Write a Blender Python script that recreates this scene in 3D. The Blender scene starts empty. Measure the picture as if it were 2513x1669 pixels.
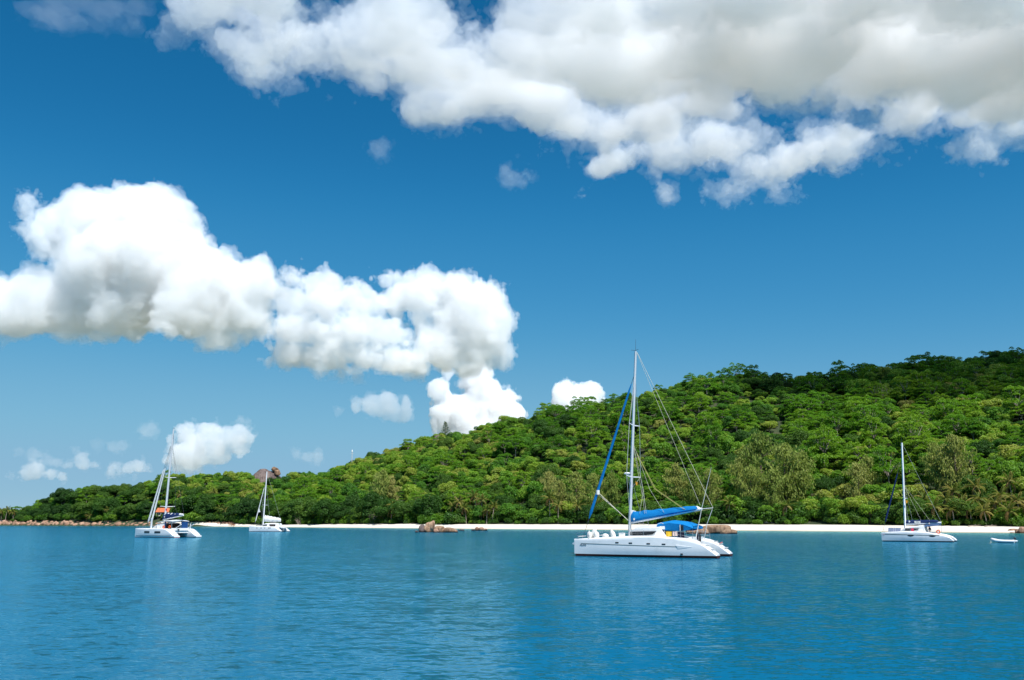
import bpy, math, random
import numpy as np
from mathutils import Vector, Matrix

sc = bpy.context.scene
COL = sc.collection

# ------------------------------------------------------------------ camera
W0, H0, F0 = 2513.0, 1669.0, 2278.0          # photograph size and focal length in its pixels
TILT = math.atan(0.1953)
CAM_H = 3.4
cam = bpy.data.cameras.new('camera')
cam_o = bpy.data.objects.new('camera', cam)
COL.objects.link(cam_o)
cam.sensor_width = 36.0
cam.lens = F0 / W0 * 36.0
cam.clip_start = 0.5
cam.clip_end = 80000.0
cam_o.location = (0, 0, CAM_H)
cam_o.rotation_euler = (math.pi / 2 + TILT, 0, 0)
sc.camera = cam_o

# ------------------------------------------------------------------ sky and sun
SUN = Vector((0.28, -0.48, 0.83)).normalized()      # towards the sun
world = bpy.data.worlds.new('World')
sc.world = world
world.use_nodes = True
_nt = world.node_tree
_bg = _nt.nodes['Background']
_sky = _nt.nodes.new('ShaderNodeTexSky')
_sky.sky_type = 'NISHITA'
_sky.sun_disc = False
_sky.sun_elevation = math.asin(SUN.z)
_sky.sun_rotation = math.atan2(SUN.x, SUN.y)
_sky.altitude = 1500
_sky.air_density = 1.0
_sky.dust_density = 0.0
_sky.ozone_density = 4.0
_hs = _nt.nodes.new('ShaderNodeHueSaturation')
_hs.inputs['Hue'].default_value = 0.495
_hs.inputs['Saturation'].default_value = 1.1
_hs.inputs['Value'].default_value = 1.0
_tint = _nt.nodes.new('ShaderNodeMix')
_tint.data_type = 'RGBA'; _tint.blend_type = 'MULTIPLY'
_tint.inputs[0].default_value = 1.0
_tint.inputs[7].default_value = (0.60, 0.88, 1.08, 1)
_nt.links.new(_sky.outputs[0], _tint.inputs[6])
_nt.links.new(_tint.outputs[2], _hs.inputs['Color'])
# response of the photograph's sky colours, channel by channel
_pre = _nt.nodes.new('ShaderNodeVectorMath'); _pre.operation = 'SCALE'; _pre.inputs['Scale'].default_value = 0.110
_crv = _nt.nodes.new('ShaderNodeRGBCurve')
_post = _nt.nodes.new('ShaderNodeVectorMath'); _post.operation = 'SCALE'; _post.inputs['Scale'].default_value = 1 / 0.110
_crv.mapping.extend = 'HORIZONTAL'
for _ch, _pts in enumerate(([(0, 0), (0.028, 0.0115), (0.048, 0.040), (0.153, 0.195), (0.462, 0.295), (1, 0.5)],
                            [(0, 0), (0.15, 0.155), (0.225, 0.255), (0.497, 0.455), (0.783, 0.49), (1, 0.55)],
                            [(0, 0), (0.386, 0.376), (0.53, 0.52), (0.888, 0.66), (1, 0.67)])):
    _cu = _crv.mapping.curves[_ch]
    _cu.points[0].location = _pts[0]; _cu.points[1].location = _pts[-1]
    for _p in _pts[1:-1]: _cu.points.new(*_p)
_crv.mapping.update()
_nt.links.new(_hs.outputs[0], _pre.inputs[0]); _nt.links.new(_pre.outputs[0], _crv.inputs['Color'])
_nt.links.new(_crv.outputs[0], _post.inputs[0]); _nt.links.new(_post.outputs[0], _bg.inputs[0])
_bg.inputs[1].default_value = 0.078
_sl = bpy.data.lights.new('sun', 'SUN')
_sl.energy = 4.6
_sl.angle = math.radians(0.5)
_sl.color = (1.0, 0.982, 0.955)
sun_o = bpy.data.objects.new('sun', _sl)
COL.objects.link(sun_o)
sun_o.rotation_euler = (-SUN).to_track_quat('-Z', 'Y').to_euler()
sun_o.location = SUN * 500
vs = sc.view_settings
vs.view_transform = 'Standard'
vs.look = 'None'
vs.gamma = 1.0
vs.use_curve_mapping = False
vs.exposure = 0.5
sc.cycles.max_bounces = 16
sc.cycles.volume_bounces = 14
sc.cycles.diffuse_bounces = 3
sc.cycles.glossy_bounces = 3
sc.cycles.transparent_max_bounces = 24
sc.cycles.caustics_reflective = False
sc.cycles.caustics_refractive = False

# ------------------------------------------------------------------ helpers
D2S = W0 / 2361.0                              # the enlarged view's pixels -> photograph pixels
def ray(px, py):
    u = (px - W0 / 2) / F0
    v = (H0 / 2 - py) / F0
    return Vector((u, math.cos(TILT) - v * math.sin(TILT), math.sin(TILT) + v * math.cos(TILT)))
def at(px, py, Y):
    d = ray(px, py); k = Y / d.y
    return Vector((d.x * k, Y, CAM_H + d.z * k))
def on_z(px, py, z):
    d = ray(px, py); k = (z - CAM_H) / d.z
    return Vector((d.x * k, d.y * k, z))
HZ = H0 / 2 + F0 * math.tan(TILT)              # horizon row
CT = math.cos(TILT)
def X_of(px, Y):                               # ground column of a pixel near the horizon
    return (px - W0 / 2) / F0 * CT * Y
def px_of(X, Y):
    return W0 / 2 + X / Y * F0 / CT

def mesh_np(name, V, F, mat=None, smooth=False, mats=None, midx=None):
    """mesh from arrays; F is an (n,k) array or a list of such arrays"""
    if not isinstance(F, list): F = [F]
    F = [np.asarray(f, np.int32) for f in F if len(f)]
    me = bpy.data.meshes.new(name)
    V = np.asarray(V, np.float32)
    me.vertices.add(len(V)); me.vertices.foreach_set('co', V.ravel())
    loops = np.concatenate([f.ravel() for f in F])
    tot = np.concatenate([np.full(len(f), f.shape[1], np.int32) for f in F])
    start = np.concatenate([[0], np.cumsum(tot)[:-1]]).astype(np.int32)
    me.loops.add(len(loops)); me.loops.foreach_set('vertex_index', loops)
    me.polygons.add(len(tot)); me.polygons.foreach_set('loop_start', start)
    if midx is not None: me.polygons.foreach_set('material_index', np.asarray(midx, np.int32))
    if smooth: me.polygons.foreach_set('use_smooth', np.ones(len(tot), bool))
    me.update(calc_edges=True)
    for m in (mats or ([mat] if mat else [])): me.materials.append(m)
    return me

def link(name, data, parent=None, loc=None, rot=None, scl=None):
    o = bpy.data.objects.new(name, data)
    COL.objects.link(o)
    if parent is not None: o.parent = parent
    if loc is not None: o.location = loc
    if rot is not None: o.rotation_euler = rot
    if scl is not None: o.scale = scl if hasattr(scl, '__len__') else (scl, scl, scl)
    return o

def tag(o, label=None, cat=None, group=None, kind=None):
    if label: o['label'] = label
    if cat: o['category'] = cat
    if group: o['group'] = group
    if kind: o['kind'] = kind
    return o

def thing(name, label, cat, loc=(0, 0, 0), rz=0.0, group=None):
    o = link(name, None, None, loc, (0, 0, rz))
    o.empty_display_size = 0.5
    return tag(o, label, cat, group)

class MB:
    """collects shapes; build() links them as one mesh object"""
    def __init__(s): s.v = []; s.f = []
    def add(s, V, F):
        b = len(s.v); s.v += [tuple(p) for p in V]; s.f += [tuple(i + b for i in f) for f in F]; return s
    def box(s, c, d, R=None):
        x, y, z = d[0] / 2, d[1] / 2, d[2] / 2
        P = [Vector(p) for p in ((-x, -y, -z), (x, -y, -z), (x, y, -z), (-x, y, -z), (-x, -y, z), (x, -y, z), (x, y, z), (-x, y, z))]
        if R is not None: P = [R @ p for p in P]
        c = Vector(c)
        return s.add([p + c for p in P], [(0, 3, 2, 1), (4, 5, 6, 7), (0, 1, 5, 4), (1, 2, 6, 5), (2, 3, 7, 6), (3, 0, 4, 7)])
    def tube(s, pts, r, n=8, cap=True, flat=1.0):
        pts = [Vector(p) for p in pts]
        rs = r if hasattr(r, '__len__') else [r] * len(pts)
        rings = []
        up = None
        for i, p in enumerate(pts):
            t = (pts[min(i + 1, len(pts) - 1)] - pts[max(i - 1, 0)]).normalized()
            if up is None:
                up = Vector((0, 0, 1)) if abs(t.z) < 0.9 else Vector((1, 0, 0))
            a = t.cross(up).normalized(); b = a.cross(t).normalized(); up = b
            rings.append([p + (a * math.cos(2 * math.pi * k / n) * flat + b * math.sin(2 * math.pi * k / n)) * rs[i] for k in range(n)])
        V = [q for R_ in rings for q in R_]
        F = [(i * n + k, i * n + (k + 1) % n, (i + 1) * n + (k + 1) % n, (i + 1) * n + k) for i in range(len(pts) - 1) for k in range(n)]
        if cap:
            F += [tuple(range(n))[::-1], tuple((len(pts) - 1) * n + k for k in range(n))]
        return s.add(V, F)
    def loft(s, secs, cap=True, closed=True):
        n = len(secs[0]); V = [q for c in secs for q in c]
        m = n if closed else n - 1
        F = [(i * n + k, i * n + (k + 1) % n, (i + 1) * n + (k + 1) % n, (i + 1) * n + k) for i in range(len(secs) - 1) for k in range(m)]
        if cap: F += [tuple(range(n))[::-1], tuple((len(secs) - 1) * n + k for k in range(n))]
        return s.add(V, F)
    def prism(s, poly, y0, y1):
        """outline in (x,z), extruded along y"""
        n = len(poly)
        V = [(p[0], y0, p[1]) for p in poly] + [(p[0], y1, p[1]) for p in poly]
        F = [tuple(range(n)), tuple(range(n, 2 * n))[::-1]] + [((k + 1) % n, k, n + k, n + (k + 1) % n) for k in range(n)]
        return s.add(V, F)
    def ellip(s, c, r, n=12, m=8, R=None):
        V = []; F = []
        for i in range(m + 1):
            a = math.pi * i / m
            for k in range(n):
                b = 2 * math.pi * k / n
                p = Vector((r[0] * math.sin(a) * math.cos(b), r[1] * math.sin(a) * math.sin(b), r[2] * math.cos(a)))
                V.append((R @ p if R is not None else p) + Vector(c))
        for i in range(m):
            for k in range(n): F.append((i * n + k, (i + 1) * n + k, (i + 1) * n + (k + 1) % n, i * n + (k + 1) % n))
        return s.add(V, F)
    def torus(s, c, R_, r, axis='y', n=20, m=8):
        V = []; F = []
        for i in range(n):
            a = 2 * math.pi * i / n
            for k in range(m):
                b = 2 * math.pi * k / m
                q = (R_ + r * math.cos(b)); u, w, h = q * math.cos(a), q * math.sin(a), r * math.sin(b)
                V.append(Vector((u, h, w) if axis == 'y' else (u, w, h)) + Vector(c))
        for i in range(n):
            for k in range(m): F.append((i * m + k, ((i + 1) % n) * m + k, ((i + 1) % n) * m + (k + 1) % m, i * m + (k + 1) % m))
        return s.add(V, F)
    def mesh(s, name, mat, smooth=False):
        me = bpy.data.meshes.new(name)
        me.from_pydata([tuple(p) for p in s.v], [], s.f)
        if smooth:
            me.polygons.foreach_set('use_smooth', np.ones(len(me.polygons), bool))
        if mat: me.materials.append(mat)
        me.update()
        return me
    def build(s, name, mat, parent=None, smooth=False, **k):
        me = s.mesh(name, mat, smooth)
        if smooth: me.set_sharp_from_angle(angle=math.radians(40))
        return link(name, me, parent, **k)

# ------------------------------------------------------------------ materials
def mat_new(name):
    m = bpy.data.materials.new(name); m.use_nodes = True
    nt = m.node_tree; nt.nodes.clear()
    out = nt.nodes.new('ShaderNodeOutputMaterial')
    return m, nt, out
def N(nt, t, **k):
    n = nt.nodes.new(t)
    for a, b in k.items(): setattr(n, a, b)
    return n
def ramp(nt, src, stops, interp='LINEAR'):
    r = N(nt, 'ShaderNodeValToRGB'); e = r.color_ramp.elements; r.color_ramp.interpolation = interp
    while len(e) < len(stops): e.new(0.5)
    for q, (p, c) in zip(e, stops):
        q.position = p; q.color = (*c, 1) if len(c) == 3 else c
    nt.links.new(src, r.inputs[0]); return r.outputs[0]
def mixc(nt, fac, a, b, mode='MIX'):
    m = N(nt, 'ShaderNodeMix', data_type='RGBA', blend_type=mode)
    for s, v in ((m.inputs[0], fac), (m.inputs[6], a), (m.inputs[7], b)):
        if hasattr(v, 'is_linked'): nt.links.new(v, s)
        elif hasattr(v, '__len__'): s.default_value = (*v, 1) if len(v) == 3 else v
        else: s.default_value = v
    return m.outputs[2]
def mathn(nt, op, a, b=0.0, c=None):
    m = N(nt, 'ShaderNodeMath', operation=op)
    for s, v in zip(m.inputs, (a, b) if c is None else (a, b, c)):
        if hasattr(v, 'is_linked'): nt.links.new(v, s)
        else: s.default_value = v
    return m.outputs[0]
def noise(nt, vec, scale, detail=4, rough=0.55, dist=0.0):
    n = N(nt, 'ShaderNodeTexNoise'); n.inputs['Scale'].default_value = scale
    n.inputs['Detail'].default_value = detail; n.inputs['Roughness'].default_value = rough; n.inputs['Distortion'].default_value = dist
    if vec is not None: nt.links.new(vec, n.inputs['Vector'])
    return n.outputs[0]
def simple(name, col, rough=0.5, spec=0.4, metal=0.0, var=0.06, vscale=3.0, bump=0.0, bscale=20.0, wear=None):
    m, nt, out = mat_new(name)
    b = N(nt, 'ShaderNodeBsdfPrincipled')
    tc = N(nt, 'ShaderNodeTexCoord')
    f = noise(nt, tc.outputs['Object'], vscale, 4, 0.6)
    c = mixc(nt, f, tuple(x * (1 - var) for x in col), tuple(min(1, x * (1 + var)) for x in col))
    if wear:
        w = ramp(nt, noise(nt, tc.outputs['Object'], vscale * 0.6, 6, 0.7), [(0.5, (0, 0, 0)), (0.75, (1, 1, 1))])
        c = mixc(nt, w, c, wear)
    nt.links.new(c, b.inputs['Base Color'])
    b.inputs['Roughness'].default_value = rough
    b.inputs['Specular IOR Level'].default_value = spec
    b.inputs['Metallic'].default_value = metal
    if bump:
        bn = N(nt, 'ShaderNodeBump'); bn.inputs['Strength'].default_value = bump; bn.inputs['Distance'].default_value = 0.05
        nt.links.new(noise(nt, tc.outputs['Object'], bscale, 4), bn.inputs['Height'])
        nt.links.new(bn.outputs[0], b.inputs['Normal'])
    nt.links.new(b.outputs[0], out.inputs[0])
    return m

# ================================================================== LAND AND WATER
def curve(pts):
    xs = np.array([p[0] for p in pts], float); ys = np.array([p[1] for p in pts], float)
    return lambda x: np.interp(x, xs, ys)
# water's edge: photograph row per column -> distance on the water plane
_shore_row = curve([(-900, 1288.2), (-300, 1288.8), (0, 1289.8), (200, 1290.6), (400, 1291.5), (560, 1292.6), (700, 1294.0), (800, 1294.8), (1000, 1296.6),
                    (1200, 1298.4), (1500, 1300.4), (1800, 1302.4), (2100, 1304.6), (2513, 1308.5), (2900, 1313), (3600, 1320)])
_back_row = curve([(560, 1289), (800, 1287.2), (1000, 1286), (1200, 1287), (1500, 1287.6), (1800, 1287.2), (2100, 1288.6), (2300, 1290.5), (2400, 1292), (2513, 1293), (3600, 1299)])
def shoreY(px): return CAM_H * F0 / CT / CT / (_shore_row(px) - HZ)
_bw = curve([(300, 6), (560, 9), (900, 16), (1200, 18), (3600, 18)])
def backY(px): return shoreY(px) + _bw(px)
def backZ(px):
    px = np.asarray(px, float)
    z = CAM_H - (_back_row(px) - HZ) / F0 * CT * CT * backY(px)
    k = np.clip((px - 480) / 160, 0, 1)
    return z * k + 2.9 * (1 - k)
# skyline of the tree tops (enlarged-view pixels)
_sky_row = curve([(-800, 1180), (-300, 1178), (0, 1178), (40, 1168), (100, 1138), (200, 1112), (290, 1112), (340, 1098), (400, 1080), (480, 1077), (560, 1082), (600, 1088),
                  (640, 1092), (700, 1084), (740, 1088), (790, 1066), (850, 1048), (940, 1022), (1020, 996), (1080, 992), (1150, 968), (1200, 954), (1280, 934), (1340, 932),
                  (1420, 912), (1500, 897), (1560, 884), (1630, 869), (1700, 865), (1800, 865), (1900, 862), (2000, 850), (2080, 840), (2130, 828), (2200, 822),
                  (2260, 820), (2300, 810), (2361, 806), (2600, 800), (3000, 830), (3400, 900)])
_ridgeY = curve([(-800, 840), (0, 800), (200, 770), (500, 735), (740, 740), (1000, 720), (1500, 680), (2000, 640), (2361, 615), (3400, 560)])
_treeh = curve([(-800, 9), (100, 12), (600, 10), (1000, 9), (2361, 9)])
def _prof(t):
    tt = np.clip(t, 0, 1)
    f = np.sin(np.pi / 2 * tt ** 1.2)
    return np.where(t > 1, 1 - 0.9 * (t - 1) ** 1.2, f)
_tab_px = np.linspace(-900, 3700, 240)
def _fit():
    out = []
    for px in _tab_px:
        ys, zb = float(backY(px)), float(backZ(px))
        yr = float(_ridgeY(px / D2S))
        yr = max(yr, ys + 60)
        target = (HZ - float(_sky_row(px / D2S)) * D2S) / F0 * CT * CT
        th = float(_treeh(px / D2S))
        t = np.linspace(0.2, 1.15, 60); Y = ys + t * (yr - ys)
        zr = 60.0
        for _ in range(12):
            z = zb + (zr - zb) * _prof(t)
            s = np.max((z + th - CAM_H) / Y)
            zr = zb + (zr - zb) + (target - s) * yr
            zr = max(zr, zb + 1.0)
        out.append((ys, zb, yr, zr))
    return np.array(out)
_tab = _fit()
_rs = np.random.default_rng(11)
_nz = [(_rs.normal(size=2) / L, _rs.random() * 6.28, A) for L, A in ((14, 1.3), (11, 1.0), (22, 2.0), (18, 1.6), (9, 0.7), (33, 2.2), (28, 1.8))]
def groundZ(X, Y):
    X = np.asarray(X, float); Y = np.maximum(np.asarray(Y, float), 30.0)
    px = px_of(X, Y)
    sh = shoreY(px)
    ys, zb, yr, zr = [np.interp(px, _tab_px, _tab[:, i]) for i in range(4)]
    t = (Y - ys) / (yr - ys)
    z = zb + (zr - zb) * _prof(np.maximum(t, 0))
    n = sum(A * np.sin(X * k[0] + Y * k[1] + p) for k, p, A in _nz)
    z = z + n * 0.55 * np.clip(t * 2.2 - 0.1, 0, 1) * np.clip((zr - 5) / 30, 0.15, 1) * np.clip((1.08 - t) * 6, 0.25, 1)
    beach = -0.7 + (zb + 0.7) * (Y - (sh - 5)) / (ys - (sh - 5))
    return np.maximum(np.where(t < 0, beach, z), -6.0)

# ---- materials
def make_ground_mat():
    m, nt, out = mat_new('forest_floor')
    b = N(nt, 'ShaderNodeBsdfPrincipled'); g = N(nt, 'ShaderNodeNewGeometry')
    f = noise(nt, g.outputs['Position'], 0.25, 6, 0.65)
    c = ramp(nt, f, [(0.3, (0.018, 0.03, 0.010)), (0.5, (0.035, 0.055, 0.016)), (0.7, (0.07, 0.06, 0.03))])
    nt.links.new(c, b.inputs['Base Color']); b.inputs['Roughness'].default_value = 0.95
    bn = N(nt, 'ShaderNodeBump'); bn.inputs['Distance'].default_value = 1.0
    nt.links.new(noise(nt, g.outputs['Position'], 0.8, 5), bn.inputs['Height']); nt.links.new(bn.outputs[0], b.inputs['Normal'])
    nt.links.new(b.outputs[0], out.inputs[0]); return m
def make_sand_mat():
    m, nt, out = mat_new('coral_sand')
    b = N(nt, 'ShaderNodeBsdfPrincipled'); g = N(nt, 'ShaderNodeNewGeometry')
    a = N(nt, 'ShaderNodeAttribute', attribute_name='wet')
    f = noise(nt, g.outputs['Position'], 0.35, 6, 0.6)
    dry = mixc(nt, f, (0.66, 0.58, 0.47), (0.82, 0.75, 0.64))
    fl = noise(nt, g.outputs['Position'], 1.4, 5, 0.75)
    deb = ramp(nt, fl, [(0.64, (0, 0, 0)), (0.72, (1, 1, 1))])
    dry = mixc(nt, mathn(nt, 'MULTIPLY', deb, 0.35), dry, (0.30, 0.22, 0.14))
    c = mixc(nt, a.outputs['Fac'], dry, (0.34, 0.27, 0.18))
    nt.links.new(c, b.inputs['Base Color']); b.inputs['Roughness'].default_value = 0.85
    bn = N(nt, 'ShaderNodeBump'); bn.inputs['Distance'].default_value = 0.25; bn.inputs['Strength'].default_value = 0.5
    nt.links.new(noise(nt, g.outputs['Position'], 0.9, 5), bn.inputs['Height']); nt.links.new(bn.outputs[0], b.inputs['Normal'])
    nt.links.new(b.outputs[0], out.inputs[0]); return m
def make_water_mat():
    m, nt, out = mat_new('sea_water')
    b = N(nt, 'ShaderNodeBsdfDiffuse'); gl = N(nt, 'ShaderNodeBsdfGlossy'); g = N(nt, 'ShaderNodeNewGeometry')
    a = N(nt, 'ShaderNodeAttribute', attribute_name='shallow')      # metres to the shore / 100
    pos = g.outputs['Position']
    wob = mathn(nt, 'MULTIPLY_ADD', noise(nt, pos, 0.03, 3), 0.12, -0.06)
    s = mathn(nt, 'ADD', a.outputs['Fac'], wob)
    c = ramp(nt, s, [(0.0, (0.22, 0.19, 0.10)), (0.035, (0.11, 0.14, 0.08)), (0.10, (0.006, 0.17, 0.165)), (0.30, (0.001, 0.145, 0.175)), (0.75, (0.0003, 0.112, 0.200)), (1.0, (0.0003, 0.108, 0.205))])
    patch = ramp(nt, noise(nt, pos, 0.018, 3, 0.6), [(0.35, (0.80, 0.84, 0.88)), (0.65, (1.1, 1.08, 1.05))])
    c = mixc(nt, 1.0, c, patch, 'MULTIPLY')
    nt.links.new(c, b.inputs['Color'])
    gl.inputs['Roughness'].default_value = 0.10
    gl.inputs['Color'].default_value = (0.48, 0.88, 1.0, 1)
    # ripples: wind chop of several lengths, as slopes of the surface
    calm = ramp(nt, noise(nt, pos, 0.010, 3, 0.5), [(0.35, (0.70, 0.70, 0.70)), (0.65, (1, 1, 1))])
    acc = None
    for sx, sy, rot, det, ax, ay in ((0.10, 0.20, 0.12, 1, 0.03, 0.05), (0.60, 1.4, 0.2, 2, 0.14, 0.25), (1.7, 3.8, -0.25, 2, 0.22, 0.44), (4.6, 8.5, 0.4, 1, 0.22, 0.34)):
        mp = N(nt, 'ShaderNodeMapping'); mp.inputs['Rotation'].default_value = (0, 0, rot); mp.inputs['Scale'].default_value = (sx, sy, 1)
        nt.links.new(pos, mp.inputs['Vector'])
        nz = N(nt, 'ShaderNodeTexNoise'); nz.inputs['Scale'].default_value = 1.0; nz.inputs['Detail'].default_value = det; nz.inputs['Roughness'].default_value = 0.5; nz.inputs['Distortion'].default_value = 0.3
        nt.links.new(mp.outputs[0], nz.inputs['Vector'])
        sub = N(nt, 'ShaderNodeVectorMath', operation='SUBTRACT'); sub.inputs[1].default_value = (0.5, 0.5, 0.5); nt.links.new(nz.outputs['Color'], sub.inputs[0])
        mul = N(nt, 'ShaderNodeVectorMath', operation='MULTIPLY'); mul.inputs[1].default_value = (ax, ay, 0); nt.links.new(sub.outputs[0], mul.inputs[0])
        if acc is None: acc = mul.outputs[0]
        else:
            ad = N(nt, 'ShaderNodeVectorMath', operation='ADD'); nt.links.new(acc, ad.inputs[0]); nt.links.new(mul.outputs[0], ad.inputs[1]); acc = ad.outputs[0]
    sc_ = N(nt, 'ShaderNodeVectorMath', operation='MULTIPLY'); nt.links.new(acc, sc_.inputs[0]); nt.links.new(calm, sc_.inputs[1])
    ad = N(nt, 'ShaderNodeVectorMath', operation='ADD'); nt.links.new(sc_.outputs[0], ad.inputs[0]); ad.inputs[1].default_value = (0, 0, 1)
    nm = N(nt, 'ShaderNodeVectorMath', operation='NORMALIZE'); nt.links.new(ad.outputs[0], nm.inputs[0])
    fr = N(nt, 'ShaderNodeFresnel'); fr.inputs['IOR'].default_value = 1.333
    nt.links.new(nm.outputs[0], fr.inputs['Normal']); nt.links.new(nm.outputs[0], gl.inputs['Normal'])
    mx = N(nt, 'ShaderNodeMixShader')
    nt.links.new(mathn(nt, 'MULTIPLY', fr.outputs[0], 0.66), mx.inputs[0])     # wave faces hide one another at low angles
    nt.links.new(b.outputs[0], mx.inputs[1]); nt.links.new(gl.outputs[0], mx.inputs[2])
    nt.links.new(mx.outputs[0], out.inputs[0]); return m
M_GROUND, M_SAND, M_WATER = make_ground_mat(), make_sand_mat(), make_water_mat()

def grid_faces(nr, nc):
    i, j = np.meshgrid(np.arange(nr - 1), np.arange(nc - 1), indexing='ij')
    a = i * nc + j
    return np.stack([a, a + 1, a + nc + 1, a + nc], -1).reshape(-1, 4)

# ---- terrain
def build_terrain():
    cols = np.linspace(-880, 3650, 300)
    ts = np.concatenate([np.linspace(-0.12, 0.1, 14), np.linspace(0.12, 1.15, 70), np.linspace(1.18, 1.9, 16)])
    V = np.zeros((len(ts), len(cols), 3))
    for j, px in enumerate(cols):
        ys, zb, yr, zr = [np.interp(px, _tab_px, _tab[:, i]) for i in range(4)]
        Y = ys + ts * (yr - ys)
        Y[ts < 0] = ys + ts[ts < 0] / 0.12 * (ys - shoreY(px) + 5)
        X = X_of(px, Y)
        V[:, j] = np.stack([X, Y, groundZ(X, Y) - 0.12], 1)
    return tag(link('terrain', mesh_np('terrain', V.reshape(-1, 3), grid_faces(len(ts), len(cols)), M_GROUND, True)), kind='structure',
               label='wooded island hillside rising behind the beach')
build_terrain()

# ---- beach
def build_beach():
    cols = np.linspace(395, 3600, 420)
    vs_ = np.linspace(0, 1, 22)
    rg = np.random.default_rng(3)
    V = np.zeros((22, len(cols), 3)); wet = np.zeros((22, len(cols)))
    for j, px in enumerate(cols):
        sh, bk, zb = float(shoreY(px)), float(backY(px)), float(backZ(px))
        wob = 0.8 * math.sin(px * 0.021) + 0.6 * math.sin(px * 0.053 + 1)
        y0 = sh - 6 + wob
        Y = y0 + vs_ * (bk + 9 - y0)
        k = (Y - (sh + wob)) / (bk - sh)
        z = np.where(k < 0, k * 1.6, np.where(k < 0.8, zb * np.clip(k / 0.8, 0, 1) ** 0.85, zb + (k - 0.8) * 0.15))
        z = z + 0.05 * np.sin(px * 0.09 + Y * 0.7)
        V[:, j] = np.stack([X_of(px, Y), Y, z], 1)
        wet[:, j] = np.clip(1.15 - (z / 0.28), 0, 1)
    me = mesh_np('beach', V.reshape(-1, 3), grid_faces(22, len(cols)), M_SAND, True)
    at_ = me.attributes.new('wet', 'FLOAT', 'POINT'); at_.data.foreach_set('value', wet.ravel().astype(np.float32))
    return tag(link('beach', me), kind='structure', label='narrow pale coral sand beach along the shore')
build_beach()

# ---- sea
def build_water():
    az = np.concatenate([np.linspace(-math.pi, -0.9, 40, endpoint=False), np.linspace(-0.9, 0.9, 300, endpoint=False), np.linspace(0.9, math.pi, 41)])
    rr = np.concatenate([[0.2, 6, 12], np.geomspace(18, 1000, 150), np.geomspace(1100, 40000, 20)])
    A, R_ = np.meshgrid(az, rr)
    X = R_ * np.sin(A); Y = R_ * np.cos(A)
    V = np.stack([X, Y, np.zeros_like(X)], -1).reshape(-1, 3)
    front = Y > 5
    px = np.where(front, px_of(X, np.where(front, Y, 1)), -900)
    s = np.where(front & (px > -900) & (px < 3600), (shoreY(px) - Y) / 100.0, 1.0)
    me = mesh_np('sea', V, grid_faces(len(rr), len(az)), M_WATER, True)
    a_ = me.attributes.new('shallow', 'FLOAT', 'POINT'); a_.data.foreach_set('value', np.clip(s, 0, 1.0).ravel().astype(np.float32))
    return tag(link('water', me), kind='structure', label='rippled blue sea of the bay')
build_water()

# ================================================================== CLOUDS (closed meshes filled with an even scattering medium)
_cr = np.random.default_rng(7)
def _lerp_up(g, ax, n, m, ph):
    t = np.linspace(0, m - 1e-6, n, endpoint=False) + ph
    i = np.floor(t).astype(int); f = t - i
    sh = [1, 1, 1]; sh[ax] = n
    s = (f * f * (3 - 2 * f)).astype(np.float32).reshape(sh)
    a = np.take(g, i, ax); b = np.take(g, i + 1, ax); b -= a; b *= s; b += a
    return b
def fbm3(shape, base, octs, gain=0.5, billow=False):
    out = np.zeros(shape, np.float32); a = 1.0; n = np.array(base, float)
    for o in range(octs):
        ms = [max(1, int(round(k))) for k in n]
        g = _cr.random([m + 3 for m in ms]).astype(np.float32)
        for ax in range(3):
            g = _lerp_up(g, ax, shape[ax], ms[ax], _cr.random())
        g = g * 2 - 1
        if billow: g = 2.4 * np.abs(g) - 0.8
        out += np.float32(a) * g; a *= gain; n = n * 2.07
    return out
def surface_nets(D, org, h):
    nx, ny, nz = D.shape
    ins = D > 0
    offs = [(i, j, k) for i in (0, 1) for j in (0, 1) for k in (0, 1)]
    cnt8 = np.zeros((nx - 1, ny - 1, nz - 1), np.int8)
    for i, j, k in offs: cnt8 += ins[i:nx - 1 + i, j:ny - 1 + j, k:nz - 1 + k].view(np.int8)
    act = (cnt8 > 0) & (cnt8 < 8)
    P = np.argwhere(act); idx = np.full(act.shape, -1, np.int64); idx[act] = np.arange(len(P))
    vals = np.stack([D[P[:, 0] + i, P[:, 1] + j, P[:, 2] + k] for i, j, k in offs], 1)
    of = np.array(offs, float); acc = np.zeros((len(P), 3)); cnt = np.zeros(len(P))
    for a in range(8):
        for b in range(a + 1, 8):
            if np.abs(of[a] - of[b]).sum() != 1: continue
            va, vb = vals[:, a], vals[:, b]; m = (va > 0) != (vb > 0)
            acc[m] += of[a] + (of[b] - of[a]) * (va[m] / (va[m] - vb[m]))[:, None]; cnt[m] += 1
    V = (P + acc / cnt[:, None]) * h + org
    F = []
    for ax in range(3):
        s0 = [slice(1, -1)] * 3; s1 = [slice(1, -1)] * 3
        s0[ax] = slice(0, -1); s1[ax] = slice(1, None)
        A = ins[tuple(s0)]; m = A != ins[tuple(s1)]
        I = np.argwhere(m) + 1; I[:, ax] -= 1
        o1, o2 = (ax + 1) % 3, (ax + 2) % 3
        q = []
        for d1, d2 in ((-1, -1), (0, -1), (0, 0), (-1, 0)):
            J = I.copy(); J[:, o1] += d1; J[:, o2] += d2
            q.append(idx[J[:, 0], J[:, 1], J[:, 2]])
        q = np.stack(q, 1); fl = ~A[m]; q[fl] = q[fl][:, ::-1]
        F.append(q)
    return V, np.concatenate(F)
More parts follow.
